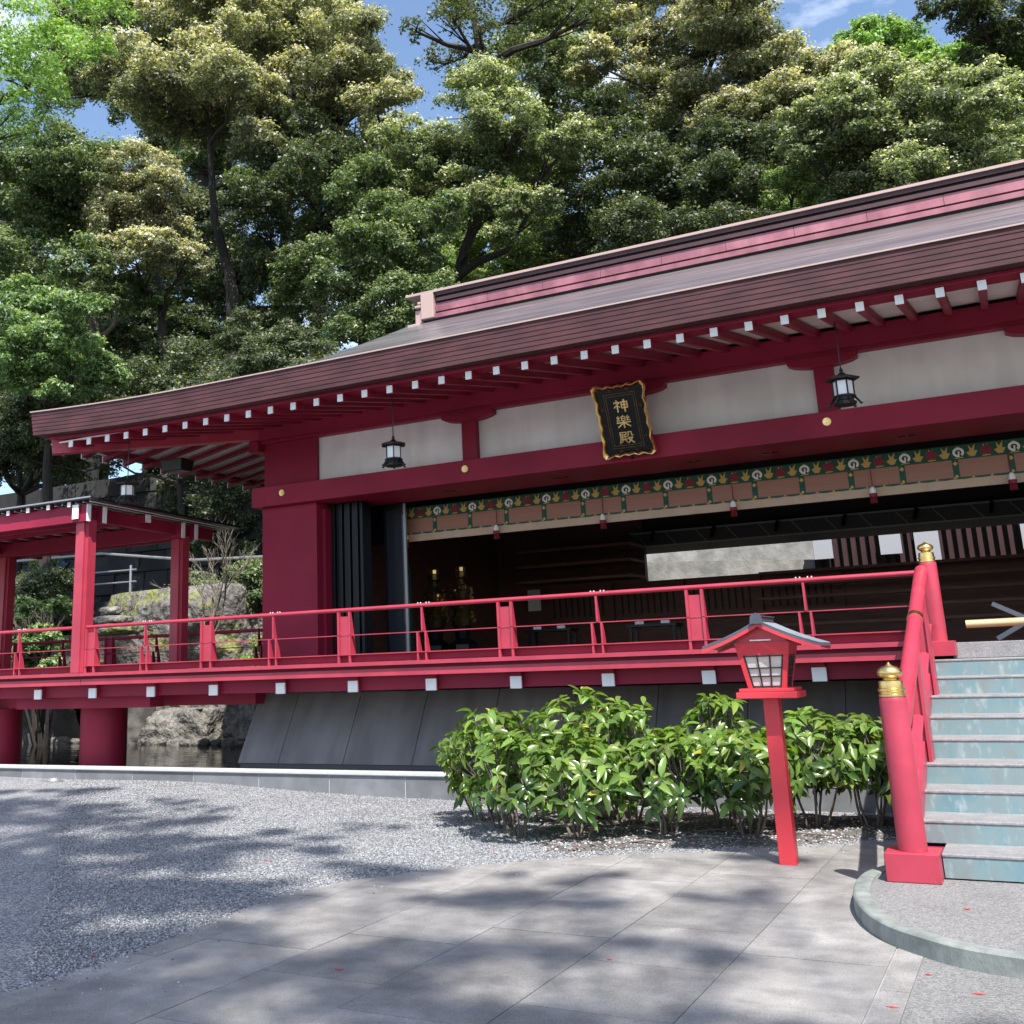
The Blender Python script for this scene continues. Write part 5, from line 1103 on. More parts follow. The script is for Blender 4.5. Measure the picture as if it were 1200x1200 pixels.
SH = [(-5.25, 10.62, 1.02, .42, 'leftmost shrub, overhanging the curb with drooping pale leaves'), (-4.80, 10.15, 1.20, .48, 'tall shrub second from the left, lit yellow green on top'),
      (-4.38, 9.62, .98, .46, 'low front shrub nearest the gravel edge, thin bare stems below'), (-4.18, 10.7, 1.33, .50, 'tallest shrub of the left clump, under the third white joist end'),
      (-3.78, 9.62, .98, .42, 'front shrub in the middle of the left clump'), (-3.62, 10.5, 1.24, .48, 'back shrub right of the tallest one in the left clump'),
      (-3.10, 10.0, .97, .44, 'small shrub in the dip between the two clumps'), (-2.72, 10.6, 1.27, .42, 'upright shrub starting the right clump, left of the red post lantern'),
      (-2.40, 10.15, 1.02, .42, 'shrub directly left of the red lantern post'), (-1.95, 10.75, 1.12, .44, 'shrub behind the red lantern post'),
      (-1.50, 10.9, 1.06, .40, 'shrub right of the red lantern post'), (-1.12, 11.2, .95, .32, 'rightmost shrub, beside the near newel post')]
for i, (x, y, tp, r_, lb) in enumerate(SH): shrub(x, y, tp-.03, r_*1.1, lb, 40+i)
# litter under the shrubs
def litter(n, x0, x1, y0, y1, zf, name, label, mt, size):
    P = np.stack([x0+(x1-x0)*RNG.random(n), y0+(y1-y0)*RNG.random(n)], 1)
    if name == 'bed_litter': P = P[P[:, 1] > edge_y(P[:, 0])+.06]
    n = len(P); s = size*(.5+RNG.random(n)); a = RNG.random(n)*6.28; tl = (RNG.random((n, 2))-.5)*.9; z = zf(P[:, 0], P[:, 1])+.012
    B = np.array([(-1, 0), (0, -.4), (1, 0), (0, .4)]); x = B[:, 0][None]*np.cos(a)[:, None]-B[:, 1][None]*np.sin(a)[:, None]; y = B[:, 0][None]*np.sin(a)[:, None]+B[:, 1][None]*np.cos(a)[:, None]
    V = np.stack([P[:, :1]+x*s[:, None], P[:, 1:]+y*s[:, None], z[:, None]+(x*tl[:, :1]+y*tl[:, 1:])*s[:, None]*.6+.004], -1).reshape(-1, 3); F = np.arange(4*n).reshape(-1, 4)
    o = link_np(name, np_mesh(name, V, F, mt), kind='stuff'); return tag(o, label, 'litter')
litter(1500, -5.6, -1.0, 9.0, 12.0, bed_h, 'bed_litter', 'dry brown leaves and bark bits under the shrubs', 'leafdry', .022)
def stones_bed(n):
    P = np.stack([-5.6+4.6*RNG.random(n), 8.6+3.4*RNG.random(n)], 1); P = P[P[:, 1] > edge_y(P[:, 0])+.03]; d = P[:, 1]-edge_y(P[:, 0]); P = P[RNG.random(len(P)) < np.exp(-d*1.3)+.12]; n = len(P)
    s = .011*(.5+.9*RNG.random(n)); base = np.array([(1, 0, 0), (0, 1, 0), (-1, 0, 0), (0, -1, 0), (0, 0, .7)], float); B = np.repeat(base[None], n, 0)*(1+.5*(RNG.random((n, 5, 3))-.5)); z = bed_h(P[:, 0], P[:, 1])
    V = np.stack([B[..., 0]*s[:, None]+P[:, :1], B[..., 1]*s[:, None]+P[:, 1:], B[..., 2]*s[:, None]+z[:, None]], -1).reshape(-1, 3); f = np.array([(0, 1, 4), (1, 2, 4), (2, 3, 4), (3, 0, 4)]); F = (f[None]+5*np.arange(n)[:, None, None]).reshape(-1, 3)
    return tag(link_np('bed_gravel', np_mesh('bed_gravel', V, F, 'pebble'), kind='stuff'), 'gravel thinning out over the dark soil of the bed', 'gravel')
stones_bed(26000)
rt_ = MB()
for i in range(16):
    x = random.uniform(-5.2, -1.2); y = random.uniform(9.4, 11.6); a = random.uniform(-.5, .5); L_ = random.uniform(.2, .6)
    if y < edge_y(x)+.2: continue
    rt_.tube([(x, y, .045), (x+L_*.5, y+a*.3, .06), (x+L_, y+a*.5, .045)], random.uniform(.006, .014), 5)
single('surface_roots', rt_, 'twig', 'pale twigs and roots lying on the soil under the shrubs', 'twigs', kind='stuff')

# bare twiggy shrub beyond the veranda
def bare(x, y, z, h, label, seed):
    rr = random.Random(seed); q = MB()
    def br(p, d, L_, r_, dep):
        e = p+d*L_; mid = p+d*L_*.5+Vector((rr.uniform(-.06, .06), rr.uniform(-.06, .06), 0))*L_; q.tube([p, mid, e], [r_, r_*.8, r_*.6], 5)
        if dep == 0: return
        for i in range(rr.randint(2, 3)):
            nd = (d+Vector((rr.uniform(-.7, .7), rr.uniform(-.5, .5), rr.uniform(-.1, .5)))).normalized(); br(e if rr.random() < .6 else mid, nd, L_*rr.uniform(.55, .8), r_*.6, dep-1)
    for i in range(5): br(Vector((x+rr.uniform(-.15, .15), y, z)), Vector((rr.uniform(-.45, .45), rr.uniform(-.2, .2), 1)).normalized(), h*.42, .032, 4)
    return single('bare_shrub', q, 'barkpale', label, 'shrub')
bare(-15.7, 18.6, 2.2, 2.4, 'leafless pale twiggy shrub behind the second pavilion post', 5)
bare(-19.8, 17.8, 1.6, 1.6, 'small bare branching shrub at the far left behind the railing', 8)

# ================================================================ TREES
PAL = {  # base colours, tip colour, tip share, leaf scale
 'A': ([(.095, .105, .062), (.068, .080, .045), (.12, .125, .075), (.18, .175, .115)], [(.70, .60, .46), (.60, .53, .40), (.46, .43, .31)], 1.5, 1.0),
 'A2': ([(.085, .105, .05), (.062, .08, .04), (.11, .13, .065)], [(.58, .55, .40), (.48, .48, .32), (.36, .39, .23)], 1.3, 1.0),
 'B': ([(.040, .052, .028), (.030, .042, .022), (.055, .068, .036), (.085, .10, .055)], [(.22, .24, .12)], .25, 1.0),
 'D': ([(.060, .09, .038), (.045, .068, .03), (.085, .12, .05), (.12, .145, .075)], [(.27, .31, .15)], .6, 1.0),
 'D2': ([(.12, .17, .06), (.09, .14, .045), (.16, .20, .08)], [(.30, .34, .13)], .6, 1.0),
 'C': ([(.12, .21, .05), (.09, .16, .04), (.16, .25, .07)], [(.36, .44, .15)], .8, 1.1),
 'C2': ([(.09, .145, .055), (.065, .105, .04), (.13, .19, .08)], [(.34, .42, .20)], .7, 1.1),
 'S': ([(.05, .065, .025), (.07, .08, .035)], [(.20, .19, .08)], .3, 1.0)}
CAM = np.array([0, 0, 1.55])
def crown(lobes, sp, dens, rng, offset, dist_size=None, ncl=13, fill=True):
    base, tip, share, lsz = PAL[sp]; base = np.array(base); tip = np.array(tip); Vs = []; Cs = []
    lobes = list(lobes)+([(l[0]+rng.normal(0, .55)*l[3], l[1]+rng.normal(0, .5)*l[3], l[2]+rng.normal(-.25, .6)*l[3], l[3]*rng.uniform(.5, .8)) for l in lobes] if fill else [])
    for (cx, cy, cz, r) in lobes:
        c = np.array([cx, cy, cz]); d = np.linalg.norm(c-CAM) if dist_size is None else dist_size; rp = r/d*1260; n = int(dens*rp*rp*1.75)
        if n < 8: continue
        # sub clumps over the upper surface of the lobe
        m_ = int(ncl*2.4); u = rng.uniform(-.6, 1, m_); a = rng.uniform(0, 6.283, m_); q = np.sqrt(1-u*u); nd = np.stack([q*np.cos(a), q*np.sin(a), u], 1)
        cc = c+nd*(r*rng.uniform(.45, 1.12, m_)[:, None])*np.array([.92, .92, .70]); cr_ = r*rng.uniform(.11, .30, m_)
        w_ = cr_**2/np.sum(cr_**2); k = rng.choice(m_, n, p=w_)
        uz = rng.uniform(-.55, 1, n); aa = rng.uniform(0, 6.283, n); qq = np.sqrt(1-uz*uz); dn_ = np.stack([qq*np.cos(aa), qq*np.sin(aa), uz], 1)
        rad = cr_[k]*(1-.42*rng.random(n)**1.6)*(1+.25*(rng.random(n)-.5))
        P = cc[k]+dn_*rad[:, None]*np.array([1.25, 1.25, .62])+rng.normal(0, r*.05, (n, 3))*np.minimum(rng.exponential(1.0, (n, 1)), 2.2)
        nm = dn_*.7+np.array([0, 0, .55])+rng.normal(0, .45, (n, 3)); nm /= np.linalg.norm(nm, axis=1)[:, None]
        t1 = np.cross(nm, rng.normal(0, 1, (n, 3))); t1 /= np.linalg.norm(t1, axis=1)[:, None]; t2 = np.cross(nm, t1)
        hl = d*2.2/1260*lsz*rng.uniform(.6, 1.35, n)[:, None]; hw = hl*rng.uniform(.42, .7, n)[:, None]
        V = np.stack([P-t1*hl*.6-t2*hw, P-t1*hl*.6+t2*hw, P+t1*hl], 1)
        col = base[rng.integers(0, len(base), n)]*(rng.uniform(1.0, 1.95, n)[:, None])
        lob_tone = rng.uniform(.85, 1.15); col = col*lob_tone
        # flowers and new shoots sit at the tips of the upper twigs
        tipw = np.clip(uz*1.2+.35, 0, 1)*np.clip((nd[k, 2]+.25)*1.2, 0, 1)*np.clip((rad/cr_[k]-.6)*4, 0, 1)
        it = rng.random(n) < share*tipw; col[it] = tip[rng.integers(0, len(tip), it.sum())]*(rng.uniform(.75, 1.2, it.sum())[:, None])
        Vs.append(V.reshape(-1, 3)); Cs.append(np.repeat(col, 3, 0))
    V = np.concatenate(Vs)-np.array(offset); Cc = np.concatenate(Cs); F = np.arange(len(V)).reshape(-1, 3)
    return np_mesh('crown', V, F, 'crown', Cc)
def tree(lobes, trunk, sp, label, group, dens=2.1, seed=0, r0=None, name=None, dist_size=None, ncl=13, limb=1.0, bark='bark', fill=True):
    rng = np.random.default_rng(seed); rr = random.Random(seed); b = trunk[0]; gz = float(terrain_h(b[0], b[1]))
    if b[2] > gz+.3: trunk = [(b[0], b[1], gz-.3)]+list(trunk)
    b = trunk[0]; t = thing(name or 'tree', label, 'tree', (b[0], b[1], gz), group=group)
    H = trunk[-1][2]-gz; r0 = r0 or .016*H+.06; n_ = len(trunk); q = MB()
    pts = [Vector(p) for p in trunk]; fine = []; rad = []
    for i in range(n_-1):
        for s in range(4):
            u = s/4; fine.append(pts[i].lerp(pts[i+1], u)+Vector((rr.uniform(-1, 1), rr.uniform(-1, 1), 0))*r0*.25*(0 if i+s == 0 else 1))
    fine.append(pts[-1]); rad = [r0*(1-.78*i/(len(fine)-1)) for i in range(len(fine))]; q.tube(fine, rad, 9)
    add('trunk', q, bark, t, smooth=True)
    lb = MB(); hi = [i for i, p in enumerate(fine) if p.z > gz+H*.35] or [len(fine)-1]
    for (cx, cy, cz, r) in lobes:
        c = Vector((cx, cy, cz)); i = min(hi, key=lambda k: (fine[k]-c).length+max(0, fine[k].z-c.z+r*.5)*2.2); p = fine[i]; e = c+Vector((0, 0, -r*.25)); L_ = (e-p).length; rb0 = min(rad[i]*.62, .05+.018*L_)*limb
        mid = p.lerp(e, .5)+Vector((rr.uniform(-.12, .12), rr.uniform(-.12, .12), -.08+rr.uniform(-.05, .1)))*L_
        m1 = p.lerp(mid, .5)+Vector((rr.uniform(-.04, .04), rr.uniform(-.04, .04), .02))*L_
        lb.tube([p, m1, mid, mid.lerp(e, .6), e], [rb0, rb0*.85, rb0*.66, rb0*.45, rb0*.25], 6)
        for s in range(5):
            s0 = mid.lerp(e, rr.random()); a = rr.uniform(0, 6.28); e2 = e+Vector((math.cos(a), math.sin(a), rr.uniform(-.2, .8)))*r*.8; lb.tube([s0, s0.lerp(e2, .5)+Vector((0, 0, rr.uniform(-.1, .1)*r)), e2], [rb0*.35, rb0*.22, rb0*.1], 4)
    add('limbs', lb, bark, t)
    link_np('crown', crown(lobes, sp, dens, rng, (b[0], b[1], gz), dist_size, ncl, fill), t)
    return t
TREES = [
 ('A', 'tall tree with tan flowering crown and thin dark trunk, left of centre',
  [(-25.1,31.0,11.9),(-24.98,31.0,15.96),(-25.5,31.0,17.48),(-26.05,31.0,19.78),(-26.26,31.0,22.45),(-26.57,31.0,24.46)],
  [(-30.49,30.56,27.07,1.81),(-26.64,28.56,24.06,1.85),(-26.17,30.0,25.0,2.06),(-23.7,29.1,23.4,1.68),(-24.26,31.42,23.96,1.37),(-27.11,31.38,24.02,1.54),(-28.86,30.99,24.36,1.57),(-30.65,29.53,26.0,1.26)]),
 ('A', 'large tan topped tree rising out of the top edge, left of the sky gap',
  [(-24.45,36.0,20.48),(-24.96,36.0,23.44),(-25.63,36.0,26.14),(-26.33,36.0,29.39)],
  [(-24.63,36.31,30.74,2.17),(-27.15,37.12,30.7,1.96),(-22.04,34.42,27.94,1.67),(-21.66,35.11,26.14,1.73),(-22.76,33.51,25.68,1.7),(-25.7,33.27,28.98,1.81),(-31.44,35.97,32.48,2.05),(-19.25,33.06,22.84,1.43),(-22.77,35.45,25.02,1.57),(-28.13,33.3,31.14,2.03),(-33.44,35.74,32.81,1.79),(-21.5,36.12,23.34,1.38)]),
 ('A', 'rounded tan tipped tree above the left eave tip',
  [(-25.13,28.0,10.66),(-25.82,28.0,13.61),(-26.09,28.0,15.96),(-27.01,28.0,18.2)],
  [(-29.36,28.5,20.58,1.32),(-25.96,26.62,19.28,1.34),(-24.51,26.62,18.23,1.16),(-26.35,26.66,17.88,1.47),(-25.65,27.7,17.26,1.33),(-29.45,27.98,19.13,1.21),(-24.93,25.69,15.6,1.25),(-23.46,26.4,15.2,0.97)]),
 ('B', 'dark evergreen with leaning black trunk in the middle of the left woods',
  [(-24.92,34.0,12.86),(-24.05,34.0,16.67),(-23.09,34.0,19.43),(-24.22,34.0,22.79)],
  [(-24.03,31.15,18.62,1.54),(-22.53,31.9,20.69,1.71),(-22.53,33.97,19.66,1.76),(-25.5,34.82,17.98,1.66),(-26.53,35.0,15.76,1.58),(-27.22,31.2,15.24,1.12),(-23.07,32.59,14.31,1.51),(-26.2,34.55,23.58,1.42),(-23.73,33.02,23.39,1.35),(-20.84,32.37,20.8,1.33)]),
 ('D', 'layered mid green tree left of the roof ridge end',
  [(-17.16,29.0,10.83),(-16.51,29.0,13.04),(-16.84,29.0,16.11)],
  [(-17.99,29.0,17.65,1.23),(-17.17,29.28,16.61,1.21),(-16.33,26.75,14.32,1.1),(-15.55,28.06,14.3,1.24),(-17.3,26.76,13.4,1.11),(-15.53,26.87,12.51,1.07),(-14.91,28.11,15.33,1.07),(-16.94,27.13,11.75,1.09),(-20.57,29.08,14.17,1.1),(-14.4,27.52,12.75,0.91),(-15.27,26.88,11.38,0.95),(-19.41,28.46,15.29,1.02)]),
 ('A2', 'umbrella crowned tree on a slanting trunk behind the ridge end',
  [(-16.59,33.0,14.19),(-15.97,33.0,16.35),(-15.2,33.0,17.84),(-14.76,33.0,19.74),(-14.82,33.0,21.83)],
  [(-14.27,31.04,20.73,1.54),(-12.7,30.25,18.93,1.59),(-13.02,34.01,19.36,1.46),(-15.54,30.73,18.66,1.52),(-16.77,30.51,19.24,1.41),(-14.79,31.92,18.96,1.68),(-12.16,30.0,15.94,1.09),(-17.56,33.17,18.83,1.27),(-10.97,30.29,17.84,0.87),(-14.04,30.14,16.46,1.06)]),
 ('S', 'thin sparse tree forking dark against the blue sky',
  [(-16.91,39.0,21.71),(-17.33,39.0,25.05),(-17.43,39.0,27.16),(-17.92,39.0,29.88),(-18.22,39.0,32.63)],
  [(-20.13,40.23,29.11,1.09),(-17.31,38.08,28.73,1.11),(-16.09,40.05,29.83,1.15),(-14.75,39.9,30.34,1.23),(-16.42,39.12,27.73,0.85),(-17.39,35.75,28.06,0.98),(-12.48,38.69,27.99,1.08),(-19.53,35.92,28.3,0.59),(-16.71,35.66,24.83,1.02)]),
 ('D2', 'sunlit yellow green tree low behind the roof ridge',
  [(-16.54,38.0,13.45),(-16.28,38.0,16.64),(-16.27,38.0,18.11)],
  [(-17.67,38.61,19.02,1.3),(-15.3,36.1,16.9,1.19),(-18.68,38.15,18.33,1.1),(-14.4,37.14,18.12,1.22),(-16.7,38.33,19.84,1.1),(-14.35,37.65,16.66,1.03),(-18.44,39.2,17.46,1.11),(-18.85,36.88,17.58,0.91)]),
 ('A', 'big pale crowned tree right of centre with spreading black limbs',
  [(-12.11,40.0,17.48),(-10.58,40.0,20.82),(-8.74,40.0,23.7),(-7.72,40.0,25.29)],
  [(-11.32,40.74,27.7,1.79),(-9.9,40.58,26.33,1.91),(-7.87,39.43,25.8,2.01),(-6.54,39.03,24.76,1.81),(-5.64,38.66,23.34,1.53),(-6.56,39.72,22.89,1.64),(-7.2,37.51,20.96,1.4),(-8.98,38.7,22.78,1.62),(-10.53,39.72,24.51,1.69),(-5.27,38.05,21.33,1.33),(-11.93,37.61,25.05,1.1),(-6.64,37.07,25.53,1.61),(-8.97,40.5,28.37,1.61),(-11.22,40.85,29.39,1.3)]),
 ('B', 'darkest evergreen mass beneath the big pale tree',
  [(-12.22,36.0,13.53),(-10.68,36.0,16.5),(-8.87,36.0,19.06)],
  [(-11.2,36.47,20.24,1.68),(-9.81,35.91,18.94,1.62),(-11.69,35.46,17.89,1.47),(-9.49,33.05,15.51,1.46),(-8.82,36.68,18.31,1.63),(-6.93,34.88,17.27,1.53),(-6.14,35.82,18.57,1.44),(-8.18,33.33,14.99,1.33),(-13.02,36.08,16.73,1.13),(-6.54,33.44,14.95,1.19),(-11.23,37.02,22.29,1.28),(-7.29,35.93,19.26,1.19)]),
 ('A2', 'dense domed tree with pale yellow top over the right of the roof',
  [(-4.24,34.0,12.89),(-2.92,34.0,15.44),(-1.44,34.0,17.35)],
  [(-2.22,33.13,18.2,1.46),(-1.32,33.64,18.02,1.61),(-0.41,31.88,16.63,1.39),(0.35,33.0,16.1,1.36),(-2.84,31.28,16.94,1.26),(-1.65,32.08,16.0,1.39),(-0.62,32.11,15.18,1.38),(0.4,31.61,14.44,1.11),(-2.64,32.65,16.24,1.29),(-3.4,31.18,16.1,1.13),(-1.31,31.03,14.27,1.21),(-2.54,32.3,14.69,1.08)]),
 ('A', 'pale tree behind the dark mass, below the open blue sky',
  [(-5.14,41.0,17.65),(-4.63,41.0,20.72),(-4.0,41.0,23.46)],
  [(-4.6,42.48,24.59,1.33),(-3.36,41.14,23.7,1.28),(-5.05,39.64,21.84,1.38),(-3.72,38.48,21.07,1.34),(-5.27,38.09,19.98,1.1),(-2.55,39.58,22.28,1.15)]),
 ('C', 'bright green rounded treetop against the blue sky',
  [(-2.77,45.0,20.79),(-2.24,45.0,23.73),(-1.95,45.0,26.01)],
  [(-2.35,44.85,26.67,1.15),(-1.45,45.81,26.68,1.16),(-3.01,43.79,25.65,1.03),(-1.9,45.95,25.89,1.25),(-0.75,45.73,25.6,1.06),(-2.63,45.94,25.51,1.07)]),
 ('B', 'dark fine leaved tree in the top right corner',
  [(1.8,39.0,15.86),(2.09,39.0,19.54),(2.28,39.0,21.75)],
  [(2.33,37.2,21.87,1.38),(2.69,37.84,20.99,1.39),(1.43,36.37,21.56,0.93),(1.73,38.4,21.46,0.96),(1.0,35.81,21.87,0.78)]),
 ('C', 'flat layered yellow green tree below the top right corner',
  [(0.53,42.0,18.67),(0.99,42.0,20.96),(1.34,42.0,22.44)],
  [(-0.15,40.84,22.57,0.87),(0.67,39.26,21.7,0.91),(1.48,40.88,22.17,0.94),(2.14,39.35,20.84,0.98),(-0.72,38.42,21.12,0.67)]),
 ('A2', 'rounded pale tree at the right edge above the ridge',
  [(1.24,37.0,13.51),(1.65,37.0,16.32),(1.78,37.0,18.07)],
  [(1.36,35.65,18.31,1.22),(2.09,35.67,17.66,1.34),(1.8,36.19,16.52,1.28),(1.14,34.3,16.46,1.03),(2.08,35.99,15.22,1.26),(1.06,35.09,18.58,0.87)]),
 ('D2', 'small pale sunlit tree in the dark gap over the ridge',
  [(-4.91,35.0,14.22),(-4.82,35.0,15.7)],
  [(-4.38,32.21,15.54,0.67),(-4.26,33.62,15.48,0.63),(-5.2,34.72,15.99,0.59),(-4.76,33.16,14.86,0.56)]),
 ('C2', 'fresh green tree at the left edge, lowest and nearest',
  [(-23.44,21.0,6.12),(-23.5,21.0,8.57),(-23.9,21.0,10.4)],
  [(-24.22,20.54,12.15,1.03),(-23.28,20.73,11.76,0.9),(-20.17,18.77,10.81,0.65),(-22.33,19.28,10.45,1.06),(-20.95,19.45,9.9,0.82),(-20.73,20.23,9.45,0.72),(-22.37,19.97,9.54,0.96),(-24.15,20.17,9.99,1.01),(-23.12,18.93,10.99,0.81)]),
 ('D', 'grey green tree with a slender pale trunk near the left edge',
  [(-27.95,27.0,11.19),(-28.28,27.0,15.78),(-28.67,27.0,19.97)],
  [(-30.28,25.3,20.4,1.57),(-28.02,24.89,19.95,1.65),(-28.33,26.81,20.5,1.34),(-30.31,26.6,19.71,1.74),(-30.63,25.36,18.28,1.55),(-29.77,27.23,18.41,1.57),(-29.4,24.81,16.31,1.48),(-26.0,24.42,14.96,1.31),(-28.9,25.58,15.31,1.26),(-26.52,26.55,14.79,1.16),(-34.3,27.46,21.26,1.49)]),
 ('C', 'bright green maple with crooked black limb in the top left corner',
  [(-22.62,14.5,10.75),(-20.8,14.5,13.29),(-19.41,14.5,14.08),(-18.29,14.5,14.1),(-17.43,14.5,14.1),(-17.34,14.5,14.38),(-16.66,14.5,14.29)],
  [(-16.82,13.52,15.12,0.74),(-15.02,12.88,13.75,0.68),(-16.53,13.67,14.1,0.68),(-14.22,12.68,12.9,0.53),(-15.11,14.04,14.32,0.5),(-15.43,13.2,12.93,0.52),(-16.07,12.82,12.86,0.52),(-13.24,12.9,13.6,0.38),(-15.54,14.06,15.21,0.6),(-14.88,14.19,14.03,0.33),(-16.97,12.96,14.07,0.85),(-16.48,14.35,13.33,0.47),(-17.48,14.11,13.02,0.56)]),
 ('B', 'dark tree left of the eave tip, in front of the retaining wall',
  [(-27.99,24.0,5.79),(-28.18,24.0,9.17),(-28.46,24.0,10.66)],
  [(-26.64,22.51,9.54,1.1),(-24.2,21.7,8.53,0.85),(-26.51,21.99,8.36,1.02),(-24.14,22.82,8.32,0.7),(-24.76,22.15,9.6,0.88),(-22.2,22.08,8.46,0.66),(-27.27,22.34,10.15,0.93)]),
 ('B', 'dark bushy tree between the pavilion and the big corner pillar',
  [(-19.25,25.0,3.2),(-19.56,25.0,4.68),(-20.2,25.0,6.24)],
  [(-21.97,25.14,6.42,0.81),(-18.7,22.6,6.06,0.81),(-19.78,25.28,5.72,0.78),(-19.26,23.85,4.82,0.69),(-19.04,24.72,6.84,0.76),(-20.54,24.04,7.17,0.72),(-22.68,25.35,7.32,0.59),(-17.74,23.04,4.41,0.6),(-19.39,23.26,5.02,0.68),(-21.85,24.02,7.7,0.62)]),
 ('B', 'dark tree with a double trunk just above the left eaves',
  [(-29.34,32.0,9.95),(-29.82,32.0,13.56),(-30.09,32.0,16.19)],
  [(-29.98,31.03,15.17,1.32),(-27.93,30.34,13.23,1.25),(-26.54,30.24,12.64,1.22),(-24.2,29.4,11.74,1.15),(-30.36,31.01,13.43,1.16),(-24.89,32.29,13.17,1.24),(-30.43,32.43,17.13,1.29),(-22.1,30.67,12.01,1.08),(-33.62,32.87,18.3,1.2),(-27.93,32.82,14.89,0.77)]),
 ('B', 'broad dark tree farthest back along the ridge line',
  [(-9.22,43.0,14.11),(-8.52,43.0,17.67)],
  [(-10.89,41.04,16.81,1.39),(-8.92,39.97,16.4,1.34),(-7.98,43.78,17.81,1.46),(-5.97,44.33,18.3,1.47),(-4.13,42.79,17.87,1.42),(-17.45,44.46,18.24,1.39),(-14.09,41.88,17.18,1.37),(-2.56,42.13,17.43,1.16),(-0.71,39.75,16.77,1.02),(-19.94,41.31,16.81,1.16),(-13.2,44.25,19.12,1.44),(-6.37,39.9,18.95,1.51),(-4.57,40.08,18.55,1.28),(-15.21,39.53,21.09,1.44),(-14.38,41.98,24.31,1.45),(-15.24,42.55,26.95,1.51),(-13.54,42.17,25.82,1.3),(-24.78,44.01,24.39,1.43)]),
 ('B', 'dark mass of tree farthest back on the left, below the sky gaps',
  [(-45.73,45.0,11.4),(-45.62,45.0,23.31),(-46.63,45.0,29.65)],
  [(-55.16,45.0,28.6,2.59),(-43.06,44.76,27.55,2.03),(-45.14,44.57,27.17,2.28),(-53.09,44.03,25.87,2.27),(-42.96,41.64,20.87,2.09),(-32.99,41.77,22.12,1.85),(-40.58,44.8,24.65,1.66),(-33.18,42.4,22.22,1.67),(-35.56,43.53,20.0,1.81),(-39.08,44.82,27.37,2.14),(-47.58,44.55,28.58,2.29),(-34.1,42.58,23.45,1.89),(-46.88,42.71,20.12,2.19),(-47.81,42.01,19.11,2.14),(-40.79,44.9,18.72,1.9),(-39.51,45.22,17.93,1.67),(-35.07,41.96,21.48,1.78),(-50.44,42.73,21.25,1.98),(-34.77,42.05,22.7,1.84),(-46.72,44.62,22.08,1.88),(-49.76,42.87,20.6,2.29),(-44.27,46.05,18.39,1.84),(-35.71,42.7,24.26,2.14),(-42.0,44.8,21.31,2.3),(-38.57,44.75,18.64,1.62),(-49.74,46.45,29.84,2.04)]),
 ('B', 'dark back tree filling in behind the roof ridge end',
  [(-29.47,47.0,14.06),(-28.67,47.0,24.73),(-29.09,47.0,30.22)],
  [(-30.36,47.29,21.44,1.61),(-29.64,48.51,25.56,2.13),(-18.64,46.49,20.24,1.49),(-22.82,43.12,20.1,1.37),(-21.73,44.99,23.67,1.74),(-23.19,47.39,21.89,1.76),(-23.52,45.09,25.83,1.74),(-31.55,46.92,25.58,1.92),(-19.88,43.78,22.52,1.36),(-24.85,46.85,26.81,1.96),(-26.23,45.33,24.78,2.01),(-28.03,48.58,26.77,1.8),(-23.73,43.52,26.27,1.74),(-18.61,45.19,21.16,1.76),(-19.39,47.55,19.47,1.81),(-20.28,45.38,19.21,1.49),(-25.04,45.78,25.03,1.63),(-23.29,45.04,24.56,1.79),(-22.34,43.67,25.85,1.66),(-26.09,44.96,21.38,1.48),(-31.64,48.18,25.7,1.87),(-23.17,47.55,25.34,1.61),(-18.17,44.9,23.92,1.45),(-28.94,46.98,26.49,1.7),(-25.47,47.7,19.79,1.54),(-27.28,47.72,22.9,2.05)]),
 ('B', 'deep green back tree right of the centre trunk',
  [(-14.9,51.0,14.94),(-13.58,51.0,24.96),(-13.6,51.0,30.06)],
  [(-7.22,47.2,25.0,1.66),(-8.41,47.88,26.5,1.74),(-18.3,52.87,24.05,2.13),(-12.12,48.61,28.38,1.5),(-15.06,51.76,22.12,1.62),(-11.56,50.82,25.3,1.63),(-11.42,52.34,26.86,1.75),(-9.87,47.34,22.62,1.78),(-13.55,52.73,29.17,1.85),(-9.8,52.37,23.88,2.06),(-18.5,48.35,26.79,1.94),(-11.63,51.33,23.98,1.86),(-8.85,46.89,20.53,1.61),(-13.35,52.3,23.72,1.7),(-11.43,49.46,22.71,1.86),(-13.54,51.52,30.0,1.89),(-9.94,51.86,23.0,1.84),(-13.58,47.02,24.74,1.79),(-19.43,52.41,23.12,2.08),(-7.63,47.51,25.33,1.44),(-8.6,47.83,23.33,1.52),(-14.7,49.72,23.18,1.54),(-13.17,48.45,22.34,1.8),(-19.66,50.93,23.25,1.77),(-13.54,48.05,23.2,1.56),(-9.02,50.78,26.47,1.79)]),
 ('D', 'grey green back tree at the right above the ridge',
  [(-2.38,51.0,15.31),(-0.93,51.0,23.61),(-0.78,51.0,27.46)],
  [(-6.03,51.65,24.36,1.99),(2.62,52.92,26.28,1.88),(2.47,49.37,24.13,1.63),(0.12,48.65,20.61,1.59),(-0.6,50.49,22.03,1.6),(-0.37,50.95,22.85,1.82),(-1.73,52.66,25.86,1.75),(2.85,50.54,24.67,1.52),(-7.87,49.61,22.15,1.95),(-4.6,48.72,25.45,1.51),(-0.85,51.42,23.88,1.91),(-5.67,50.87,21.87,1.68),(0.99,47.3,19.42,1.77),(-1.99,48.74,22.13,1.67),(-5.25,47.9,23.47,1.87),(2.85,49.97,25.63,1.81),(-3.49,49.25,26.38,1.5),(0.72,47.85,18.62,1.58),(-3.25,50.19,23.83,1.88),(1.17,51.0,26.35,1.58),(1.92,49.0,22.02,1.73),(0.93,52.11,22.53,1.87),(-1.11,47.49,24.12,1.45),(3.5,47.21,24.12,1.72)]),
 ('B', 'dark low tree behind the left eave tip',
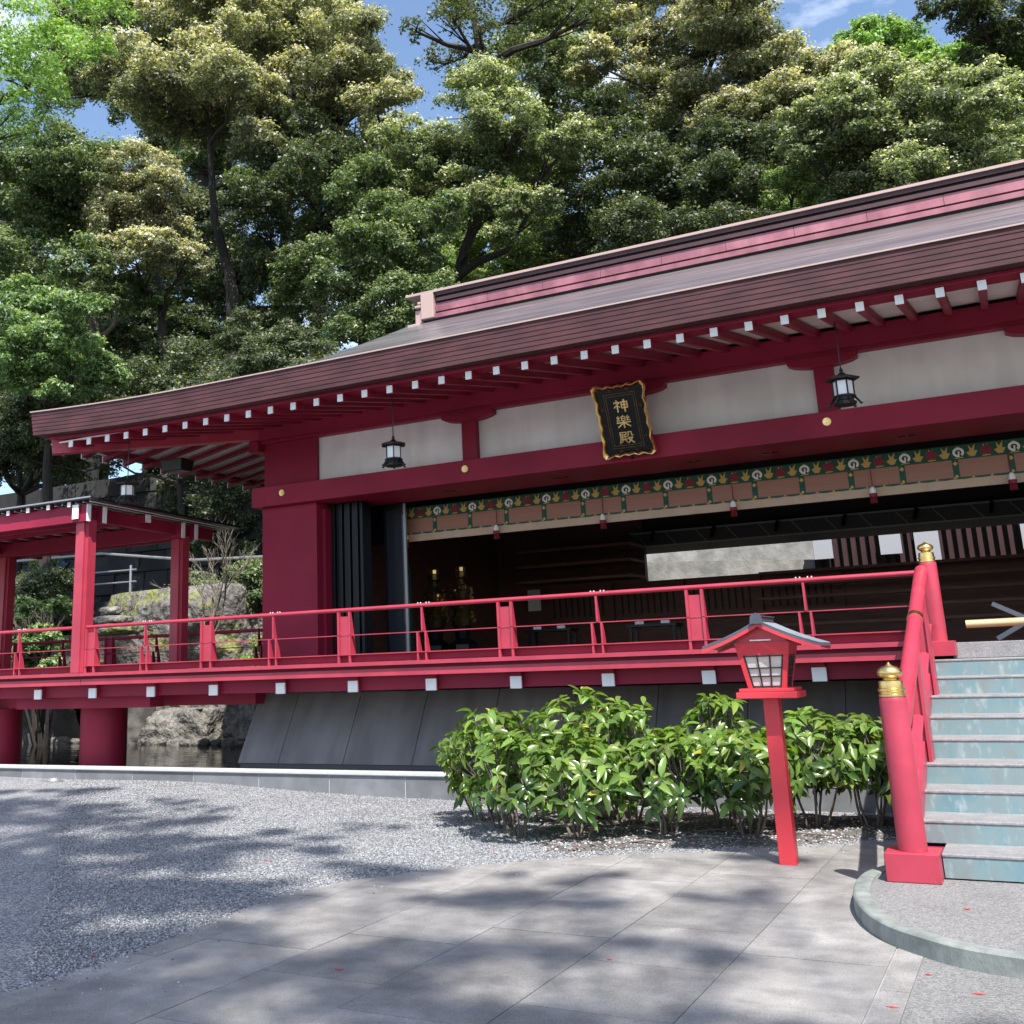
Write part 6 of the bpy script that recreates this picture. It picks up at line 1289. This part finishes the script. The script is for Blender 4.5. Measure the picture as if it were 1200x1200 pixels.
  [(-36.37,33.0,5.75),(-36.32,33.0,12.88),(-37.04,33.0,15.77)],
  [(-31.82,32.84,13.61,1.24),(-36.09,32.26,13.62,1.52),(-36.42,33.02,10.51,1.35),(-32.12,33.75,14.85,1.71),(-36.41,32.04,11.5,1.27),(-36.59,33.28,12.0,1.63),(-32.34,32.6,14.05,1.42),(-33.75,32.06,14.82,1.66),(-35.67,32.01,13.96,1.39),(-35.37,33.98,15.44,1.44),(-36.13,31.38,13.83,1.64),(-33.33,31.7,10.15,1.54),(-36.81,31.9,13.69,1.35),(-38.03,32.56,12.47,1.7),(-34.86,30.23,12.95,1.61),(-30.89,32.61,14.18,1.23)]),
 ('A', 'tall back tree closing the sky at the upper left',
  [(-41.02,48.0,30.53),(-40.53,48.0,42.64),(-41.34,48.0,48.34)],
  [(-30.39,44.27,37.03,1.94),(-34.89,46.29,37.16,1.8),(-27.42,46.66,33.1,1.88),(-40.2,47.39,44.58,2.4),(-48.07,47.42,44.58,2.8),(-39.29,47.61,38.62,1.98),(-27.47,44.18,39.33,1.79),(-32.5,45.98,40.61,1.85),(-52.84,48.41,43.8,2.16),(-51.66,46.51,40.76,2.69),(-44.5,48.93,47.99,2.8),(-31.77,47.26,37.52,2.1),(-38.59,47.41,36.77,2.19),(-53.02,48.05,52.07,2.79),(-34.94,49.86,40.39,2.41),(-42.15,44.06,42.32,2.09),(-40.61,44.74,43.22,2.52),(-47.08,44.56,46.15,2.6),(-40.35,45.26,42.66,2.62),(-27.24,44.16,38.35,1.74)]),
 ('A2', 'thin crowned tree behind the sparse forked one',
  [(-19.68,51.0,25.77),(-18.51,51.0,35.78),(-18.73,51.0,40.24)],
  [(-19.9,53.07,36.73,1.95),(-17.23,47.8,32.17,2.02),(-20.73,49.84,34.67,1.67),(-23.06,52.41,42.24,1.89),(-16.32,49.84,35.47,1.92),(-18.27,48.4,36.71,1.64),(-20.84,48.69,32.33,1.79),(-18.96,49.51,37.12,2.13)]),
 ('D', 'hazy back tree between the two tan crowned trees',
  [(-35.9,49.0,22.53),(-35.22,49.0,33.96),(-35.84,49.0,39.44)],
  [(-33.68,46.84,33.69,2.04),(-39.78,47.82,33.99,2.23),(-36.26,47.48,29.54,2.34),(-44.23,45.47,36.26,1.89),(-42.18,50.26,33.23,2.38),(-39.04,50.84,40.5,2.55),(-36.34,48.38,36.07,2.35),(-44.62,45.55,38.49,2.49),(-49.33,50.47,43.12,2.53),(-33.8,47.17,31.84,1.71),(-41.54,47.28,32.85,2.06),(-42.57,46.52,40.35,2.1),(-32.35,50.59,38.59,2.22),(-31.9,49.16,31.06,1.88)]),
]

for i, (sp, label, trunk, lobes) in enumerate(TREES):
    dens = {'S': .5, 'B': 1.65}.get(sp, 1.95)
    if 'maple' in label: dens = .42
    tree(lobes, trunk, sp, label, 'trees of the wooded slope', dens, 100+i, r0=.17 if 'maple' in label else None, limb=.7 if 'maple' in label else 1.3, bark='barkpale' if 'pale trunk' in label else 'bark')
# trees standing behind the viewpoint: their crowns throw the dappled shade on the court
def over(gx, gy, r, z=13.5):                              # crown lobe whose shadow falls round ground point gx, gy
    k = z/math.tan(R(SUN_EL)); return (gx+math.sin(R(SUN_AZ))*k, gy+math.cos(R(SUN_AZ))*k, z, r)
def shade(L_, seed):
    rr = random.Random(seed); o_ = []
    for gx, gy, r in L_:
        for k in range(5): o_.append(over(gx+rr.uniform(-.9, .9)*r*1.5, gy+rr.uniform(-.8, .8)*r, r*rr.uniform(.35, .62), rr.uniform(20, 25)))
    return o_
sh = shade([(-3.9, 4.9, .6), (-5.4, 5.8, 1.0), (-6.6, 6.6, .95), (-4.4, 3.4, .8), (-6.2, 8.1, .6), (-7.8, 7.6, .8), (-2.7, 4.4, .5), (-1.6, 3.8, .5), (-3.3, 6.9, .45), (-1.9, 6.1, .35), (-.9, 5.0, .3), (-2.9, 6.0, .4), (-2.2, 7.7, .25), (-4.6, 7.9, .5), (-5.0, 4.4, .8), (-.3, 4.2, .5), (-5.8, 7.0, .8), (-3.4, 7.9, .3), (-5.6, 4.9, .9), (-7.0, 5.6, .9), (-2.0, 9.3, .25), (-2.3, 4.9, .4), (-3.4, 5.6, .35), (-1.4, 5.0, .3), (-2.9, 7.2, .3), (-.4, 5.2, .3)], 5)
sh2 = shade([(-8.9, 9.1, .65), (-10.6, 9.6, .5), (-9.4, 10.7, .25), (-12.2, 10.2, .6), (-11.2, 8.0, .9), (-9.6, 7.3, .9), (-8.0, 9.7, .3), (-13.2, 10.6, .3), (-6.6, 9.2, .3), (-12.9, 9.1, .5), (-7.2, 8.8, .45), (-7.6, 6.4, .8), (-10.2, 8.6, .6), (-11.8, 9.4, .5), (-8.6, 8.2, .6), (-9.8, 10.1, .35), (-11.5, 10.9, .4), (-8.8, 10.4, .25), (-14.5, 10.3, .5), (-10.4, 9.0, .5), (-6.2, 9.9, .25), (-7.4, 8.0, .5)], 6)
tree(sh, [(8.2, -12.5, 0), (7.2, -10.5, 10), (5.6, -7.2, 17)], 'A2', 'broad tree standing behind the viewpoint, its shade dappling the paving', 'trees behind the court', 2.2, 901, r0=.3, dist_size=22, ncl=11, limb=.45, fill=False)
tree(sh2, [(-2.5, -10.5, 0), (-1.6, -7.5, 10), (-.2, -4.0, 17)], 'A2', 'tree standing left behind the viewpoint, its shade streaking the gravel', 'trees behind the court', 2.2, 902, r0=.28, dist_size=22, ncl=11, limb=.45, fill=False)
tree([(-25.5, 22.6, 9.4, 1.5), (-23.6, 22.9, 9.9, 1.4), (-21.8, 22.6, 9.3, 1.4), (-20.0, 22.8, 9.8, 1.4), (-18.4, 22.5, 9.0, 1.3), (-16.9, 22.8, 9.4, 1.3), (-15.4, 22.6, 8.8, 1.2), (-22.6, 21.8, 8.2, 1.1), (-19.2, 21.8, 8.0, 1.0), (-26.8, 22.0, 8.6, 1.3), (-17.4, 21.9, 7.6, .9)], [(-20.6, 23.6, 1.5), (-20.4, 23.4, 5.0), (-20.8, 23.0, 8.8)], 'B', 'spreading dark tree over the raised path behind the pavilion', 'trees of the wooded slope', 1.5, 903, r0=.2)
# low plants on the banks: leafy mounds
def mound(lobes, sp, label, seed, name='leafy_bush', dens=2.6):
    rng = np.random.default_rng(seed); c = lobes[0]; gz = float(terrain_h(c[0], c[1])); t = thing(name, label, 'bush', (c[0], c[1], gz), group='bushes on the far bank')
    link_np('foliage', crown(lobes, sp, dens, rng, (c[0], c[1], gz)), t).name = 'foliage'; q = MB()
    for l in lobes:
        for k in range(4): a = 1.57*k; q.tube([(c[0]+.1*k, c[1], gz-.1), (l[0]+l[3]*.5*math.cos(a), l[1]+l[3]*.5*math.sin(a), l[2])], [.04, .015], 5)
    add('stem', q, 'bark', t)
mound([(-16.2, 21.6, 3.5, .8), (-15.0, 21.4, 3.4, .8), (-17.6, 21.5, 3.5, .7), (-18.9, 21.5, 3.4, .6)], 'D', 'dark leafy hedge behind the pale boulder and bare shrub', 61)
mound([(-13.4, 19.2, 2.3, .55), (-12.3, 19.6, 2.4, .6), (-14.4, 19.2, 2.2, .4), (-11.4, 19.8, 2.3, .6)], 'C', 'bright green low plants just above the rear railing near the big pillar', 62)
mound([(-19.6, 17.6, 2.4, .5), (-20.4, 17.8, 2.0, .55), (-20.9, 18.3, 3.1, .55), (-18.9, 17.4, 1.9, .3)], 'C2', 'fresh green plant at the far left behind the railing', 63)
mound([(-21.6, 19.5, 3.6, .9), (-22.8, 19.8, 3.5, .9), (-24.0, 20.2, 3.3, .8)], 'B', 'dark bushes at the far left below the guard rail', 64)
mound([(-13.6, 22.6, 4.6, 1.1), (-12.6, 22.8, 5.6, 1.1), (-14.4, 23.0, 5.8, .9), (-13.2, 22.0, 3.3, 1.0), (-11.8, 22.4, 4.2, 1.0)], 'D', 'tall dark bush behind the railing close to the big pillar', 65)
mound([(-25.5, 22.6, 5.1, .35), (-25.0, 22.7, 5.0, .25)], 'D2', 'small sunlit pale branch left of the person in blue', 66, dens=1.5)
